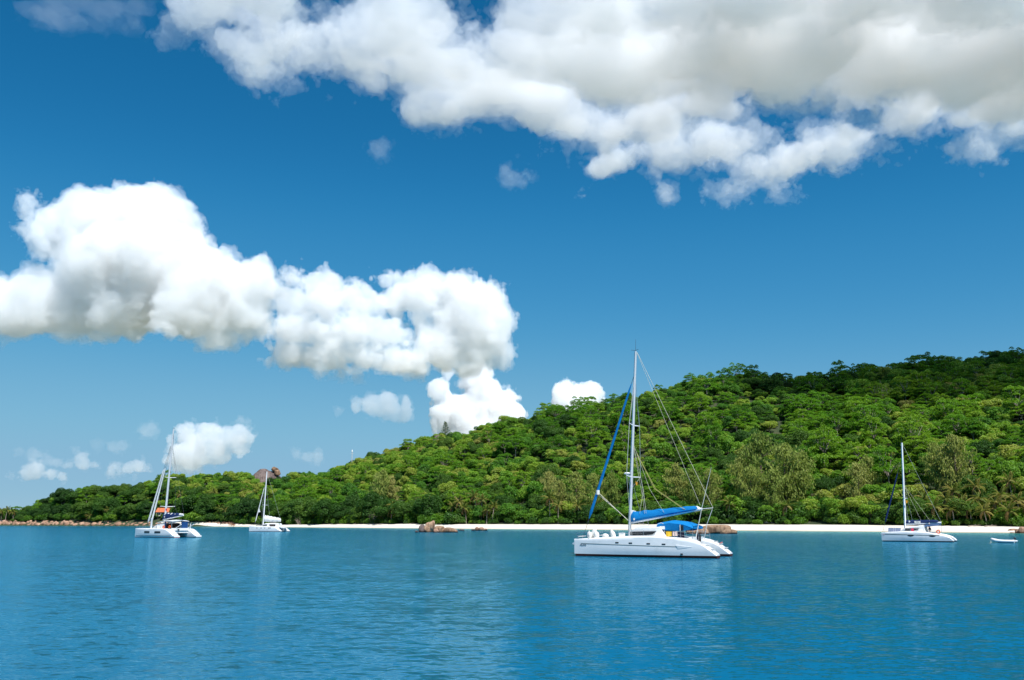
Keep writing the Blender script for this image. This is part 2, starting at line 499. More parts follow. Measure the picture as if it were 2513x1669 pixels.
def biggest(V, F):
    """the largest connected piece of a mesh and the crumbs close to it in size order, largest only if others are big"""
    lab = np.arange(len(V))
    while True:
        m = lab[F].min(1); new = lab.copy(); np.minimum.at(new, F.ravel(), np.repeat(m, 4)); new = new[new]; new = new[new]; new = new[new]; new = new[new]
        if (new == lab).all(): break
        lab = new
    ids, n = np.unique(lab, return_counts=True)
    drop = ids[(n < n.max()) & (n > 0.0015 * n.max())]                # separate sizeable islands would be clouds of their own
    keep = ~np.isin(lab, drop)
    idx = np.cumsum(keep) - 1
    return V[keep], idx[F[keep[F[:, 0]]]]
def cloud_mat(mfp):
    m, nt, out = mat_new('cloud_vapour')
    v = N(nt, 'ShaderNodeVolumeScatter')
    v.inputs['Color'].default_value = (0.905, 0.942, 0.985, 1); v.inputs['Density'].default_value = 1.0 / mfp; v.inputs['Anisotropy'].default_value = 0.0
    nt.links.new(v.outputs[0], out.inputs['Volume']); return m
def cloud(label, blobs, h, amp, lam, octs=5, gain=0.5, mfp=40, base=None, alt=None, Y=None, billow=True, fringe=None, bias=0.0, squash=1.0, sink=30, extra=(), core=None):
    """blobs: (x, y, radius) in enlarged-view pixels, set at distance Y or on the altitude alt; extra: blobs in metres (x,y,z,r)"""
    c = []
    for b in blobs:
        px, py, r = b[0] * D2S, b[1] * D2S, b[2] * D2S
        d = ray(px, py)
        if alt is not None: k = (alt - CAM_H) / d.z
        else: k = Y * (1 + (b[3] if len(b) > 3 else 0)) / d.y
        p = d * k
        c.append((p.x, p.y, p.z + CAM_H, r / F0 * k))
    c = np.array(c + list(extra))
    pad = amp * 1.3 + 2 * h + (fringe[0] if fringe else 0)
    lo = (c[:, :3] - c[:, 3:]).min(0) - pad; hi = (c[:, :3] + c[:, 3:]).max(0) + pad
    if squash != 1.0:
        zc = c[:, 2].mean(); lo[2] = (c[:, 2] - c[:, 3] * squash).min() - pad; hi[2] = (c[:, 2] + c[:, 3] * squash).max() + pad
    if base is not None: lo[2] = max(lo[2], base - 40)
    n = np.maximum(((hi - lo) / h).astype(int), 8)
    ax = [(lo[i] + h * np.arange(n[i])).astype(np.float32) for i in range(3)]
    D = np.full(n, -200, np.float32)
    for x, y, z, r in c:                                    # blobs, blended softly, each only in its own box
        R_ = r + 100
        sl = []
        for i, (q, rr) in enumerate(((x, R_), (y, R_), (z, R_ * max(squash, .6)))):
            a = int(max(0, (q - rr - lo[i]) // h)); e = int(min(n[i], (q + rr - lo[i]) // h + 2)); sl.append(slice(a, max(e, a + 1)))
        d = r - np.sqrt((ax[0][sl[0]] - np.float32(x))[:, None, None] ** 2 + (ax[1][sl[1]] - np.float32(y))[None, :, None] ** 2 + (((ax[2][sl[2]] - np.float32(z)) / np.float32(squash))[None, None, :]) ** 2)
        sub = D[tuple(sl)]
        hi_ = np.maximum(sub, d); df = np.abs(sub - d)
        D[tuple(sl)] = hi_ + np.maximum(0, 9 - df * np.float32(.3)) ** 2 * np.float32(.07)
    D0 = D[::2, ::2, ::2].copy()
    NZ = fbm3(tuple(n), n * h / lam, octs, gain, billow)
    D += np.float32(amp) * NZ + np.float32(bias)
    if base is not None:
        D = np.minimum(D, (ax[2] - base)[None, None, :] + np.float32(sink * 0.5) * fbm3(tuple(n), n * h / (lam * 0.8), 4, 0.5))
        D0 = np.minimum(D0, (ax[2][::2] - base - 30)[None, None, :])
    def close(E):
        E = E.copy()
        E[0] = E[-1] = -1; E[:, 0] = E[:, -1] = -1; E[:, :, 0] = E[:, :, -1] = -1
        return E
    V, F = surface_nets(close(D), lo, h)
    if len(V) < 70000: V, F = biggest(V, F)
    o = link('cloud', mesh_np('cloud', V, F, cloud_mat(mfp), True))
    tag(o, label, 'cloud', 'clouds in the sky')
    if core:                                       # the thicker heart of the cloud
        V, F = surface_nets(close(D0 - np.float32(core)), lo, h * 2)
        if len(V) > 60: link('core', mesh_np('core', V, F, cloud_mat(mfp), True), o)['kind'] = 'stuff'
    if fringe:                                     # thin ragged vapour round the dense body
        w, fm = fringe
        D2 = D + np.float32(w) * (0.55 + 1.1 * fbm3(tuple(n), n * h / (lam * 0.5), 6, 0.72))
        V, F = surface_nets(close(D2), lo, h)
        link('fringe', mesh_np('fringe', V, F, cloud_mat(fm), True), o)['kind'] = 'stuff'
    return o

def build_clouds(RUN=True):
    # towering cumulus
    cloud('tall heaped white cumulus tower, the biggest low cloud, flat grey base',
          [(-60, 715, 78), (30, 712, 80), (110, 705, 78), (190, 715, 78), (128, 560, 48), (180, 545, 78), (240, 520, 90), (310, 500, 82), (372, 460, 44), (400, 510, 54), (430, 560, 60),
           (250, 620, 120), (340, 600, 125), (430, 610, 80), (440, 690, 105), (300, 700, 95), (530, 660, 78), (590, 655, 62), (560, 720, 75), (490, 730, 70), (380, 790, 48, -.06), (430, 800, 36, -.05), (510, 780, 44)],
          4.2, 24, 130, 6, 0.62, 80, base=600, Y=3100, fringe=(16, 120), sink=90, bias=-4, core=30)
    cloud('detached wisp of vapour beside the shoulder of the cumulus tower', [(68, 462, 18), (64, 490, 17), (68, 515, 15), (78, 545, 13), (88, 580, 11)], 3.0, 13, 50, 6, 0.68, 70, Y=3000, bias=2, fringe=(12, 120))
    cloud('ragged white cumulus with blue gaps joining on to the cumulus tower',
          [(670, 655, 36), (700, 700, 56), (750, 690, 56), (810, 690, 48), (850, 730, 46), (690, 760, 62), (760, 790, 60), (840, 820, 50), (780, 835, 40), (920, 830, 48), (660, 800, 46), (860, 690, 26), (960, 830, 40), (820, 765, 52), (880, 770, 34)],
          4.6, 44, 120, 6, 0.62, 80, base=590, Y=3700, bias=0, fringe=(20, 150), sink=50)
    cloud('rounded white cumulus hooked over a blue gap',
          [(930, 680, 46), (985, 665, 50), (1050, 680, 56), (1120, 700, 56), (1145, 730, 44), (1100, 760, 66), (1030, 730, 48), (1010, 800, 58), (950, 840, 38), (1090, 815, 54), (1145, 800, 38), (900, 650, 18), (965, 745, 30), (985, 770, 34)],
          4.6, 26, 120, 6, 0.62, 80, base=590, Y=3750, fringe=(16, 130), sink=60, core=30)
    cloud('bright cauliflower cumulus half hidden by the wooded slope',
          [(1015, 900, 26), (1020, 950, 34), (1095, 880, 42), (1120, 930, 60), (1060, 960, 60), (1170, 960, 46), (1180, 915, 26), (1030, 868, 16), (1100, 1010, 80)],
          6.0, 32, 150, 6, 0.6, 52, Y=5200, fringe=(12, 130), core=30)
    cloud('small domed cumulus peeping over the ridge', [(1300, 905, 30), (1340, 915, 32), (1375, 915, 18), (1320, 940, 50)], 5.0, 20, 110, 5, 0.55, 45, Y=5200, fringe=(7, 110))
    cloud('flat thin grey cloud bar in the blue gap', [(820, 945, 16), (860, 940, 22), (900, 933, 26), (935, 942, 20), (785, 947, 11)], 6.0, 22, 120, 5, 0.58, 190, Y=5200, bias=0, fringe=(16, 400))
    cloud('low white cumulus rising behind the mast of the twin-forestay catamaran',
          [(430, 1000, 32), (470, 995, 30), (440, 1035, 40), (500, 1030, 34), (545, 1015, 34), (572, 1005, 20), (450, 1065, 26), (500, 1050, 36), (420, 1060, 24), (560, 1035, 24)],
          7.5, 44, 190, 6, 0.58, 150, Y=7200, fringe=(20, 300))
    low = [('small grey puff above the low cumulus by the mast', [(555, 972, 14), (575, 970, 10)], 330, 7400),
           ('faint grey smudge of cloud left of the catamaran mast', [(335, 990, 16), (352, 986, 13)], 380, 7000),
           ('low flat-based white cumulus nearest the sea horizon', [(60, 1090, 14), (85, 1083, 19), (115, 1091, 14), (145, 1098, 9), (30, 1096, 8)], 170, 9000),
           ('little upright cumulus turret over the wooded point', [(182, 1053, 13), (192, 1070, 16), (217, 1073, 12), (160, 1073, 9)], 230, 9000),
           ('small white puff close to the treetops of the point', [(262, 1083, 15), (256, 1092, 12)], 240, 8600),
           ('rounded white puff low beside the catamaran forestays', [(318, 1076, 18), (300, 1082, 12), (336, 1080, 12)], 180, 8600),
           ('thin grey streak of cloud over the sea horizon', [(45, 1042, 12), (75, 1052, 13), (105, 1062, 11), (130, 1066, 8)], 520, 9000),
           ('faint grey cloud rag above the upright turret', [(225, 1022, 10), (262, 1033, 12), (280, 1030, 9)], 600, 8800),
           ('pale small puff over the notch between the hills', [(680, 1048, 14), (705, 1056, 12), (735, 1052, 10)], 420, 8000)]
    for lb, bl, mfp, y in low:
        cloud(lb, bl, 7.0, 26, 130, 5, 0.6, mfp * 1.35, Y=y, bias=4, fringe=(20, mfp * 2.6))
    # high ragged clouds near the top
    cloud('broken white cloud with torn lower edge at the top of the sky',
          [(490, 10, 50), (540, 30, 64), (590, 50, 60), (520, 90, 46), (570, 110, 44), (615, 70, 44), (560, -40, 70), (500, -40, 60), (620, 0, 40), (590, 150, 22)],
          2.4, 32, 85, 7, 0.7, 60, alt=640, billow=False, bias=0, fringe=(26, 170), squash=0.6)
    cloud('wisps trailing between the two upper clouds', [(690, 60, 22), (720, 100, 34), (660, 90, 18), (690, 130, 18), (745, 130, 18)],
          2.6, 30, 70, 6, 0.66, 90, alt=640, billow=False, bias=-2, fringe=(12, 140), squash=.6)
    cloud('torn strip of vapour under the white end of the cloud bank', [(745, 205, 16), (770, 180, 20), (800, 170, 18), (835, 190, 16), (860, 195, 12)],
          2.6, 26, 60, 6, 0.66, 80, alt=640, billow=False, bias=0, fringe=(12, 130), squash=.6)
    cloud('thin high streak of vapour over open blue sky', [(130, 12, 30), (190, 14, 34), (250, 12, 32), (310, 20, 28), (345, 32, 20), (70, 4, 26)],
          3.0, 28, 90, 6, 0.64, 420, alt=680, billow=False, bias=6, fringe=(14, 700), squash=0.4)
    left = [(850, 100, 66), (820, 150, 36), (910, 60, 74), (960, 130, 92), (1060, 150, 95), (990, 235, 40), (1080, 225, 70), (1180, 100, 90), (1150, 200, 100), (1250, 225, 92), (1230, 120, 95), (1330, 130, 120),
            (1330, 290, 62), (1430, 160, 140), (1420, 300, 70), (1500, 270, 90), (1560, 345, 48), (1650, 335, 52), (1580, 120, 140), (1620, 240, 80), (1690, 200, 80),
            (1250, 40, 60), (1400, 0, 110), (1560, -20, 120), (1400, -120, 120), (960, 30, 60), (900, 0, 40), (1010, 60, 40)]
    cloud('broad white cloud bank with tattered lower edge, the brightest of the upper sky', left, 3.3, 40, 105, 7, 0.7, 66, alt=660, billow=False, bias=2, fringe=(28, 170), squash=0.5, core=22)
    right = [(1740, 90, 150), (1850, 160, 80), (1900, 60, 160), (2000, 180, 60), (1960, 130, 100), (2080, 120, 150), (2130, 245, 70), (2230, 110, 160), (2230, 270, 68), (2330, 200, 110), (2380, 60, 160), (2270, 325, 34), (2340, 290, 50),
             (1700, 60, 110), (1640, 90, 80), (1780, -60, 150), (2000, -60, 160), (2250, -80, 180), (2450, 150, 150), (2520, 0, 190)]
    cloud('thick grey cloud bank with shadowed underside adjoining the bright one', right, 3.5, 38, 110, 7, 0.7, 60, alt=690, billow=False, bias=0, fringe=(30, 150), squash=0.68, core=24)
    cloud('pointed white tatter hanging from the bright bank', [(1400, 375, 30), (1375, 395, 26), (1365, 425, 15), (1440, 365, 24)], 2.8, 26, 60, 6, .64, 60, alt=640, billow=False, bias=0, fringe=(12, 120), squash=.6)
    cloud('faint double tatter below the bright bank', [(1500, 390, 28), (1535, 388, 28), (1515, 420, 22), (1530, 438, 14)], 2.8, 26, 60, 6, .64, 110, alt=640, billow=False, bias=0, fringe=(12, 200), squash=.6)
    cloud('ragged streamer of cloud hanging below the grey bank', [(1690, 445, 22), (1720, 430, 28), (1770, 400, 38), (1820, 370, 40), (1870, 345, 40), (1930, 335, 38), (1990, 315, 40), (1790, 440, 18), (2030, 300, 34)],
          2.6, 28, 70, 7, 0.7, 62, alt=640, billow=False, bias=-1, fringe=(20, 140), squash=.7)
    cloud('faint rag under the grey bank near its end', [(2240, 340, 26), (2280, 350, 30), (2300, 375, 18)], 3.0, 28, 70, 6, .66, 130, alt=640, billow=False, bias=0, fringe=(12, 200), squash=.6)
    cloud('tiny curl of vapour alone in deep blue', [(868, 336, 11), (876, 343, 10), (883, 350, 8)], 1.8, 11, 24, 5, 0.7, 500, alt=640, billow=False, bias=-2, fringe=(9, 500))
    cloud('small shred of vapour under the bright bank', [(1190, 403, 12), (1170, 408, 9), (1210, 398, 9)], 1.8, 13, 28, 5, 0.7, 330, alt=640, billow=False, bias=-2, fringe=(10, 400))
    cloud('little detached puff off the lower edge of the bright bank', [(960, 262, 16), (985, 262, 20), (1010, 258, 16), (975, 285, 9)], 2.4, 20, 50, 6, 0.64, 70, alt=640, billow=False, fringe=(9, 130), squash=.7)
    # unseen cloud right of the frame, placed so its shade lies on the upper hillside
    cloud('unseen outlying cloud placed to shade the upper hillside', [], 9, 34, 190, 5, 0.55, 50, billow=False,
          extra=[(X + 25, Y - 66, 640, r) for X, Y, r in ((405, 350, 85), (450, 260, 90), (490, 170, 85), (560, 330, 110), (600, 220, 100), (640, 120, 100), (700, 320, 100), (560, 120, 80), (480, 410, 75), (600, 420, 80))], squash=0.6)
    # unseen clouds added over the rest of the bay to whiten the ambient light
    for lb, ex in (('unseen fill-light cumulus added over open water behind the viewer', ((-300, -900, 700, 150), (-420, -1000, 720, 130), (-180, -980, 700, 120), (-300, -960, 800, 90))),
                   ('second unseen fill-light cumulus added over the open bay, broad and low', ((700, -1300, 700, 180), (880, -1400, 720, 150), (560, -1450, 690, 150))),
                   ('third unseen fill-light cumulus added far over the bay mouth', ((-1500, -300, 720, 200), (-1650, -100, 700, 170), (-1400, -520, 700, 150)))):
        cloud(lb, [], 14, 45, 200, 4, 0.55, 45, billow=True, extra=ex, squash=0.7)
build_clouds()

# ================================================================== VEGETATION
def leaf_mat(name, stops, transl=0.35, rnd=0.55, loc_scale=0.010, gloss=True):
    m, nt, out = mat_new(name)
    oi = N(nt, 'ShaderNodeObjectInfo')
    f1 = noise(nt, oi.outputs['Location'], loc_scale, 2, 0.5)
    f1 = mathn(nt, 'MULTIPLY_ADD', f1, 2.0, -0.5)
    f = mathn(nt, 'ADD', mathn(nt, 'MULTIPLY', oi.outputs['Random'], rnd), mathn(nt, 'MULTIPLY', f1, 1 - rnd))
    tc = N(nt, 'ShaderNodeTexCoord')
    fl = noise(nt, tc.outputs['Object'], 0.45, 3, 0.7)
    f = mathn(nt, 'ADD', f, mathn(nt, 'MULTIPLY_ADD', fl, 0.5, -0.25))
    c = ramp(nt, f, stops)
    d = N(nt, 'ShaderNodeBsdfPrincipled'); nt.links.new(c, d.inputs['Base Color'])
    d.inputs['Roughness'].default_value = 0.55; d.inputs['Specular IOR Level'].default_value = 0.25 if gloss else 0.1
    t = N(nt, 'ShaderNodeBsdfTranslucent')
    nt.links.new(mixc(nt, 1.0, c, (1.25, 1.25, 0.55), 'MULTIPLY'), t.inputs['Color'])
    mx = N(nt, 'ShaderNodeMixShader'); mx.inputs[0].default_value = transl
    nt.links.new(d.outputs[0], mx.inputs[1]); nt.links.new(t.outputs[0], mx.inputs[2]); nt.links.new(mx.outputs[0], out.inputs[0])
    return m
M_LEAF = leaf_mat('broad_leaves', [(0.08, (0.034, 0.110, 0.018)), (0.3, (0.080, 0.220, 0.022)), (0.48, (0.160, 0.320, 0.028)), (0.64, (0.260, 0.390, 0.042)), (0.82, (0.315, 0.350, 0.068)), (1.0, (0.31, 0.29, 0.095))])
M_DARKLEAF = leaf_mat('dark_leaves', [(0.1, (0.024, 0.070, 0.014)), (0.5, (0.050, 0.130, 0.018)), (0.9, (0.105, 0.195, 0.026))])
M_UMBLEAF = leaf_mat('feather_leaves', [(0.1, (0.055, 0.170, 0.019)), (0.5, (0.120, 0.280, 0.024)), (0.9, (0.200, 0.340, 0.034))], 0.4)
M_CASLEAF = leaf_mat('needle_leaves', [(0.1, (0.16, 0.23, 0.045)), (0.5, (0.26, 0.31, 0.070)), (0.9, (0.36, 0.34, 0.11))], 0.3, gloss=False)
M_BUSH = leaf_mat('bush_leaves', [(0.1, (0.050, 0.140, 0.014)), (0.5, (0.100, 0.225, 0.020)), (0.9, (0.180, 0.300, 0.028))], 0.4)
M_FROND = leaf_mat('palm_leaves', [(0.1, (0.095, 0.150, 0.022)), (0.5, (0.200, 0.225, 0.040)), (0.9, (0.340, 0.300, 0.090))], 0.3, rnd=0.8)
M_DRYFROND = leaf_mat('dry_palm_leaves', [(0.1, (0.26, 0.17, 0.07)), (0.9, (0.42, 0.30, 0.13))], 0.25, rnd=0.9)
M_BARK = simple('bark', (0.16, 0.12, 0.085), 0.9, 0.1, var=0.35, vscale=1.5)
M_PALEBARK = simple('pale_bark', (0.33, 0.28, 0.23), 0.9, 0.1, var=0.3, vscale=1.5)
M_DEADWOOD = simple('dead_wood', (0.30, 0.24, 0.20), 0.9, 0.1, var=0.3, vscale=1.2)

def leaves(C, Nrm, size, asp, rg, up=0.35, jit=0.9):
    """rhombic leaf tufts: centres, outward directions -> vertices, faces"""
    n = len(C)
    d = Nrm + rg.normal(size=(n, 3)) * jit + np.array([0, 0, up])
    d /= np.linalg.norm(d, axis=1)[:, None] + 1e-9
    a = np.cross(d, rg.normal(size=(n, 3))); a /= np.linalg.norm(a, axis=1)[:, None] + 1e-9
    b = np.cross(d, a)
    s = size * (0.6 + 0.8 * rg.random(n))[:, None]
    fold = d * s * 0.25
    V = np.stack([C + a * s, C + b * s * asp + fold, C - a * s, C - b * s * asp + fold], 1).reshape(-1, 3)
    F = np.arange(4 * n).reshape(-1, 4)
    return V, F
def rand_dirs(n, rg, zmin=-0.3):
    z = zmin + (1 - zmin) * rg.random(n); a = rg.random(n) * 2 * np.pi; r = np.sqrt(np.maximum(0, 1 - z * z))
    return np.stack([r * np.cos(a), r * np.sin(a), z], 1)
def clumps_to_leaves(cl, per_area, size, asp, rg, zmin=-0.35, jit=0.8, up=0.35, inner=0.7):
    VV = []; FF = []; b = 0
    for c, r in cl:
        r = np.asarray(r, float)
        n = int(per_area * (r[0] * r[2]) ** 1.0) + 6
        d = rand_dirs(n, rg, zmin)
        rad = inner + (1.06 - inner) * rg.random(n) ** 0.5
        P = np.asarray(c) + d * r * rad[:, None]
        nn = d / r; nn /= np.linalg.norm(nn, axis=1)[:, None]
        V, F = leaves(P, nn, size, asp, rg, up, jit)
        VV.append(V); FF.append(F + b); b += len(V)
    return np.concatenate(VV), np.concatenate(FF)
def trunk_mb(pts_r, limbs):
    mb = MB()
    mb.tube([p for p, r in pts_r], [r for p, r in pts_r], 7)
    for pts, r0, r1 in limbs:
        k = len(pts); mb.tube(pts, [r0 + (r1 - r0) * i / (k - 1) for i in range(k)], 5)
    return mb

# every prototype is (trunk mesh, crown mesh): a tree of about unit design height in metres, scaled on placement
def proto_broad(seed, R=4.6, H=10.0, ncl=15, mat=None, flat=0.62, low=0.25):
    rg = np.random.default_rng(seed)
    cl = []
    zc = H * (low + (1 - low) * 0.45)
    for i in range(ncl):
        d = rand_dirs(1, rg, -0.55)[0]
        q = 0.55 + 0.45 * rg.random()
        c = np.array([d[0] * R * q, d[1] * R * q, zc + d[2] * (H - zc) * (0.6 + .3 * rg.random())])
        r = R * (0.18 + 0.30 * rg.random())
        cl.append((c, (r, r, r * (0.62 + 0.3 * rg.random()))))
    cl.append((np.array([0, 0, zc]), (R * 0.72, R * 0.72, (H - zc) * 0.75)))
    V, F = clumps_to_leaves(cl, 62, 0.36, 0.55, rg)
    crown = mesh_np('crown', V, F, mat or M_LEAF)
    lim = []
    for c, r in cl[:6]:
        z0 = H * (0.18 + 0.25 * rg.random())
        lim.append(([Vector((0, 0, z0)), Vector((c[0] * .5, c[1] * .5, (z0 + c[2]) / 2 + .2)), Vector(c)], 0.16, 0.05))
    lean = rg.normal(size=2) * 0.3
    tr = trunk_mb([((0, 0, -1.2), .34), ((lean[0] * .4, lean[1] * .4, H * .25), .26), ((lean[0], lean[1], H * .62), .12)], lim).mesh('trunk', M_BARK, True)
    return tr, crown
def proto_umbrella(seed, R=6.0, H=11.0, layers=3):
    rg = np.random.default_rng(seed)
    cl = []; lim = []
    for L in range(layers):
        z = H * (0.97 - 0.17 * L); n = 6 + 2 * L
        for i in range(n):
            a = 2 * math.pi * (i + rg.random()) / n; q = R * (0.30 + 0.16 * L + 0.42 * rg.random())
            c = np.array([q * math.cos(a), q * math.sin(a), z - 0.05 * q * q / R * 2 + rg.normal() * 0.55])
            r = R * (0.20 + 0.12 * rg.random())
            cl.append((c, (r * 1.2, r * 1.2, 0.75 + 0.5 * rg.random())))
            lim.append(([Vector((0, 0, H * (0.42 + 0.10 * rg.random()))), Vector((c[0] * .5, c[1] * .5, H * .62 + .1 * (c[2] - H * .6))), Vector((c[0], c[1], c[2] - .25))], 0.13, 0.035))
    VV = []; FF = []; b = 0
    for c, r in cl:
        n = int(72 * r[0]); ang = rg.random(n) * 2 * math.pi; q = np.sqrt(rg.random(n)) * r[0]
        dz = (1 - (q / r[0]) ** 2) * r[2] * (0.7 + 0.5 * rg.random(n)) - r[2] * 0.3
        P = c + np.stack([q * np.cos(ang), q * np.sin(ang), dz], 1)
        V, F = leaves(P, np.tile([0, 0, 1.0], (n, 1)), 0.34, 0.5, rg, 0.55, 0.7)
        VV.append(V); FF.append(F + b); b += len(V)
    crown = mesh_np('crown', np.concatenate(VV), np.concatenate(FF), M_UMBLEAF)
    tr = trunk_mb([((0, 0, -1.5), .32), ((.2, .1, H * .3), .24), ((0, 0, H * .55), .16)], lim[:12]).mesh('trunk', M_PALEBARK, True)
    return tr, crown
def proto_casuarina(seed, R=4.0, H=16.0):
    rg = np.random.default_rng(seed)
    VV = []; FF = []; b = 0; lim = []
    nb = 46
    for i in range(nb):
        z = H * (0.12 + 0.86 * (i + rg.random()) / nb); k = z / H
        reach = R * (0.55 + 0.55 * math.sin(math.pi * min(1, k * 0.95 + 0.05))) * (0.6 + 0.5 * rg.random()) * (1.0 if k < .75 else max(.15, (1.03 - k) / .28))
        a = rg.random() * 2 * math.pi
        tip = np.array([reach * math.cos(a), reach * math.sin(a), z + reach * (0.25 + 0.3 * rg.random())])
        base = np.array([0, 0, z - 0.12 * H * rg.random()])
        lim.append(([Vector(base), Vector((base + tip) / 2), Vector(tip)], 0.07, 0.02))
        n = 74
        t = rg.random(n) ** 0.6
        P = base + (tip - base) * t[:, None] + rg.normal(size=(n, 3)) * np.array([0.5, 0.5, 0.42])
        # hanging slivers
        L = 0.38 + 0.42 * rg.random(n); w = 0.075 + 0.05 * rg.random(n)
        dirn = np.stack([rg.normal(size=n) * .35, rg.normal(size=n) * .35, -np.ones(n) + rg.normal(size=n) * .5], 1)
        s = rg.normal(size=(n, 3)); s = np.cross(dirn, s); s /= np.linalg.norm(s, axis=1)[:, None]
        e = P + dirn * L[:, None]; m_ = (P + e) / 2
        V = np.stack([P, m_ + s * w[:, None] * 1.6, e, m_ - s * w[:, None] * 1.6], 1).reshape(-1, 3)
        VV.append(V); FF.append(np.arange(4 * n).reshape(-1, 4) + b); b += 4 * n
    crown = mesh_np('crown', np.concatenate(VV), np.concatenate(FF), M_CASLEAF)
    tr = trunk_mb([((0, 0, -1), .3), ((.1, 0, H * .4), .2), ((0, .1, H * .97), .04)], lim).mesh('trunk', M_BARK, True)
    return tr, crown
def proto_bush(seed, R=2.0, H=2.0, mat=None):
    rg = np.random.default_rng(seed); cl = []
    for i in range(9):
        a = rg.random() * 6.28; q = R * 0.6 * math.sqrt(rg.random()); r = R * (0.35 + 0.25 * rg.random())
        cl.append((np.array([q * math.cos(a), q * math.sin(a), H * (0.25 + 0.35 * rg.random())]), (r, r, r * .85)))
    V, F = clumps_to_leaves(cl, 120, 0.24, 0.5, rg, -0.6)
    tr = trunk_mb([((0, 0, -.6), .12), ((0, 0, H * .5), .05)], [([Vector((0, 0, 0)), Vector((c[0] * .6, c[1] * .6, c[2] * .7)), Vector(c)], .05, .02) for c, r in cl[:4]]).mesh('stem', M_BARK)
    return tr, mesh_np('foliage', V, F, mat or M_BUSH)
def proto_bare(seed, H=6.0, n=9, spread=0.7):
    rg = random.Random(seed); mb = MB()
    def branch(p, d, L, r, depth):
        pts = [p]; q = p
        for i in range(3):
            d = (d + Vector((rg.gauss(0, .16), rg.gauss(0, .16), rg.gauss(.05, .12)))).normalized(); q = q + d * L / 3; pts.append(q)
        mb.tube(pts, [r, r * .8, r * .62, r * .45], 5)
        if depth > 0:
            for k in range(rg.randint(2, 3)):
                dd = (d + Vector((rg.gauss(0, spread), rg.gauss(0, spread), rg.gauss(.15, .3)))).normalized()
                branch(pts[rg.randint(2, 3)], dd, L * rg.uniform(.5, .75), r * .5, depth - 1)
    for i in range(n):
        a = rg.random() * 6.28; t = rg.uniform(0.1, 0.75) if n > 2 else .12
        branch(Vector((rg.gauss(0, .5) if n > 2 else 0, rg.gauss(0, .3) if n > 2 else 0, -.4)), Vector((math.cos(a) * t, math.sin(a) * t, 1)).normalized(), H * rg.uniform(.45, .6), 0.10 if n > 2 else .2, 3)
    return mb.mesh('trunk', M_DEADWOOD)
def proto_frond(seed, L=3.6, droop=1.0, mat=None, width=0.75):
    rg = np.random.default_rng(seed)
    n = 15; t = np.linspace(0, 1, n)
    x = L * (t - 0.18 * droop * t ** 2); z = L * (0.42 * t - 0.75 * droop * t ** 2)
    sp = np.stack([x, np.zeros(n), z], 1)
    V = []; F = []
    for i in range(n):                                   # midrib
        w = 0.05 * (1 - t[i]) + 0.012
        V += [(sp[i][0], -w, sp[i][2]), (sp[i][0], w, sp[i][2])]
        if i: k = 2 * i; F.append((k - 2, k - 1, k + 1, k))
    for i in range(1, n):
        ll = width * (math.sin(math.pi * (0.12 + 0.85 * t[i])) ** 0.7) + 0.1
        for sgn in (-1, 1):
            for e in (0, .5):
                p = sp[i] * (1 - e) + sp[i - 1] * e
                ll2 = ll * (0.85 + 0.3 * rg.random())
                tip = p + np.array([ll2 * 0.45, sgn * ll2 * 0.72, -ll2 * (0.42 + 0.3 * rg.random())])
                q = p + np.array([0.13, 0, 0.0]); mid = (p + tip) / 2 + np.array([0.06, 0, 0.10])
                k = len(V); V += [tuple(p), tuple(q), tuple(mid + np.array([.05, 0, 0])), tuple(tip), tuple(mid - np.array([.06, 0, 0]))]
                F.append((k, k + 1, k + 2, k + 3, k + 4))
    me = bpy.data.meshes.new('frond'); me.from_pydata(V, [], F); me.materials.append(mat or M_FROND); me.update()
    return me

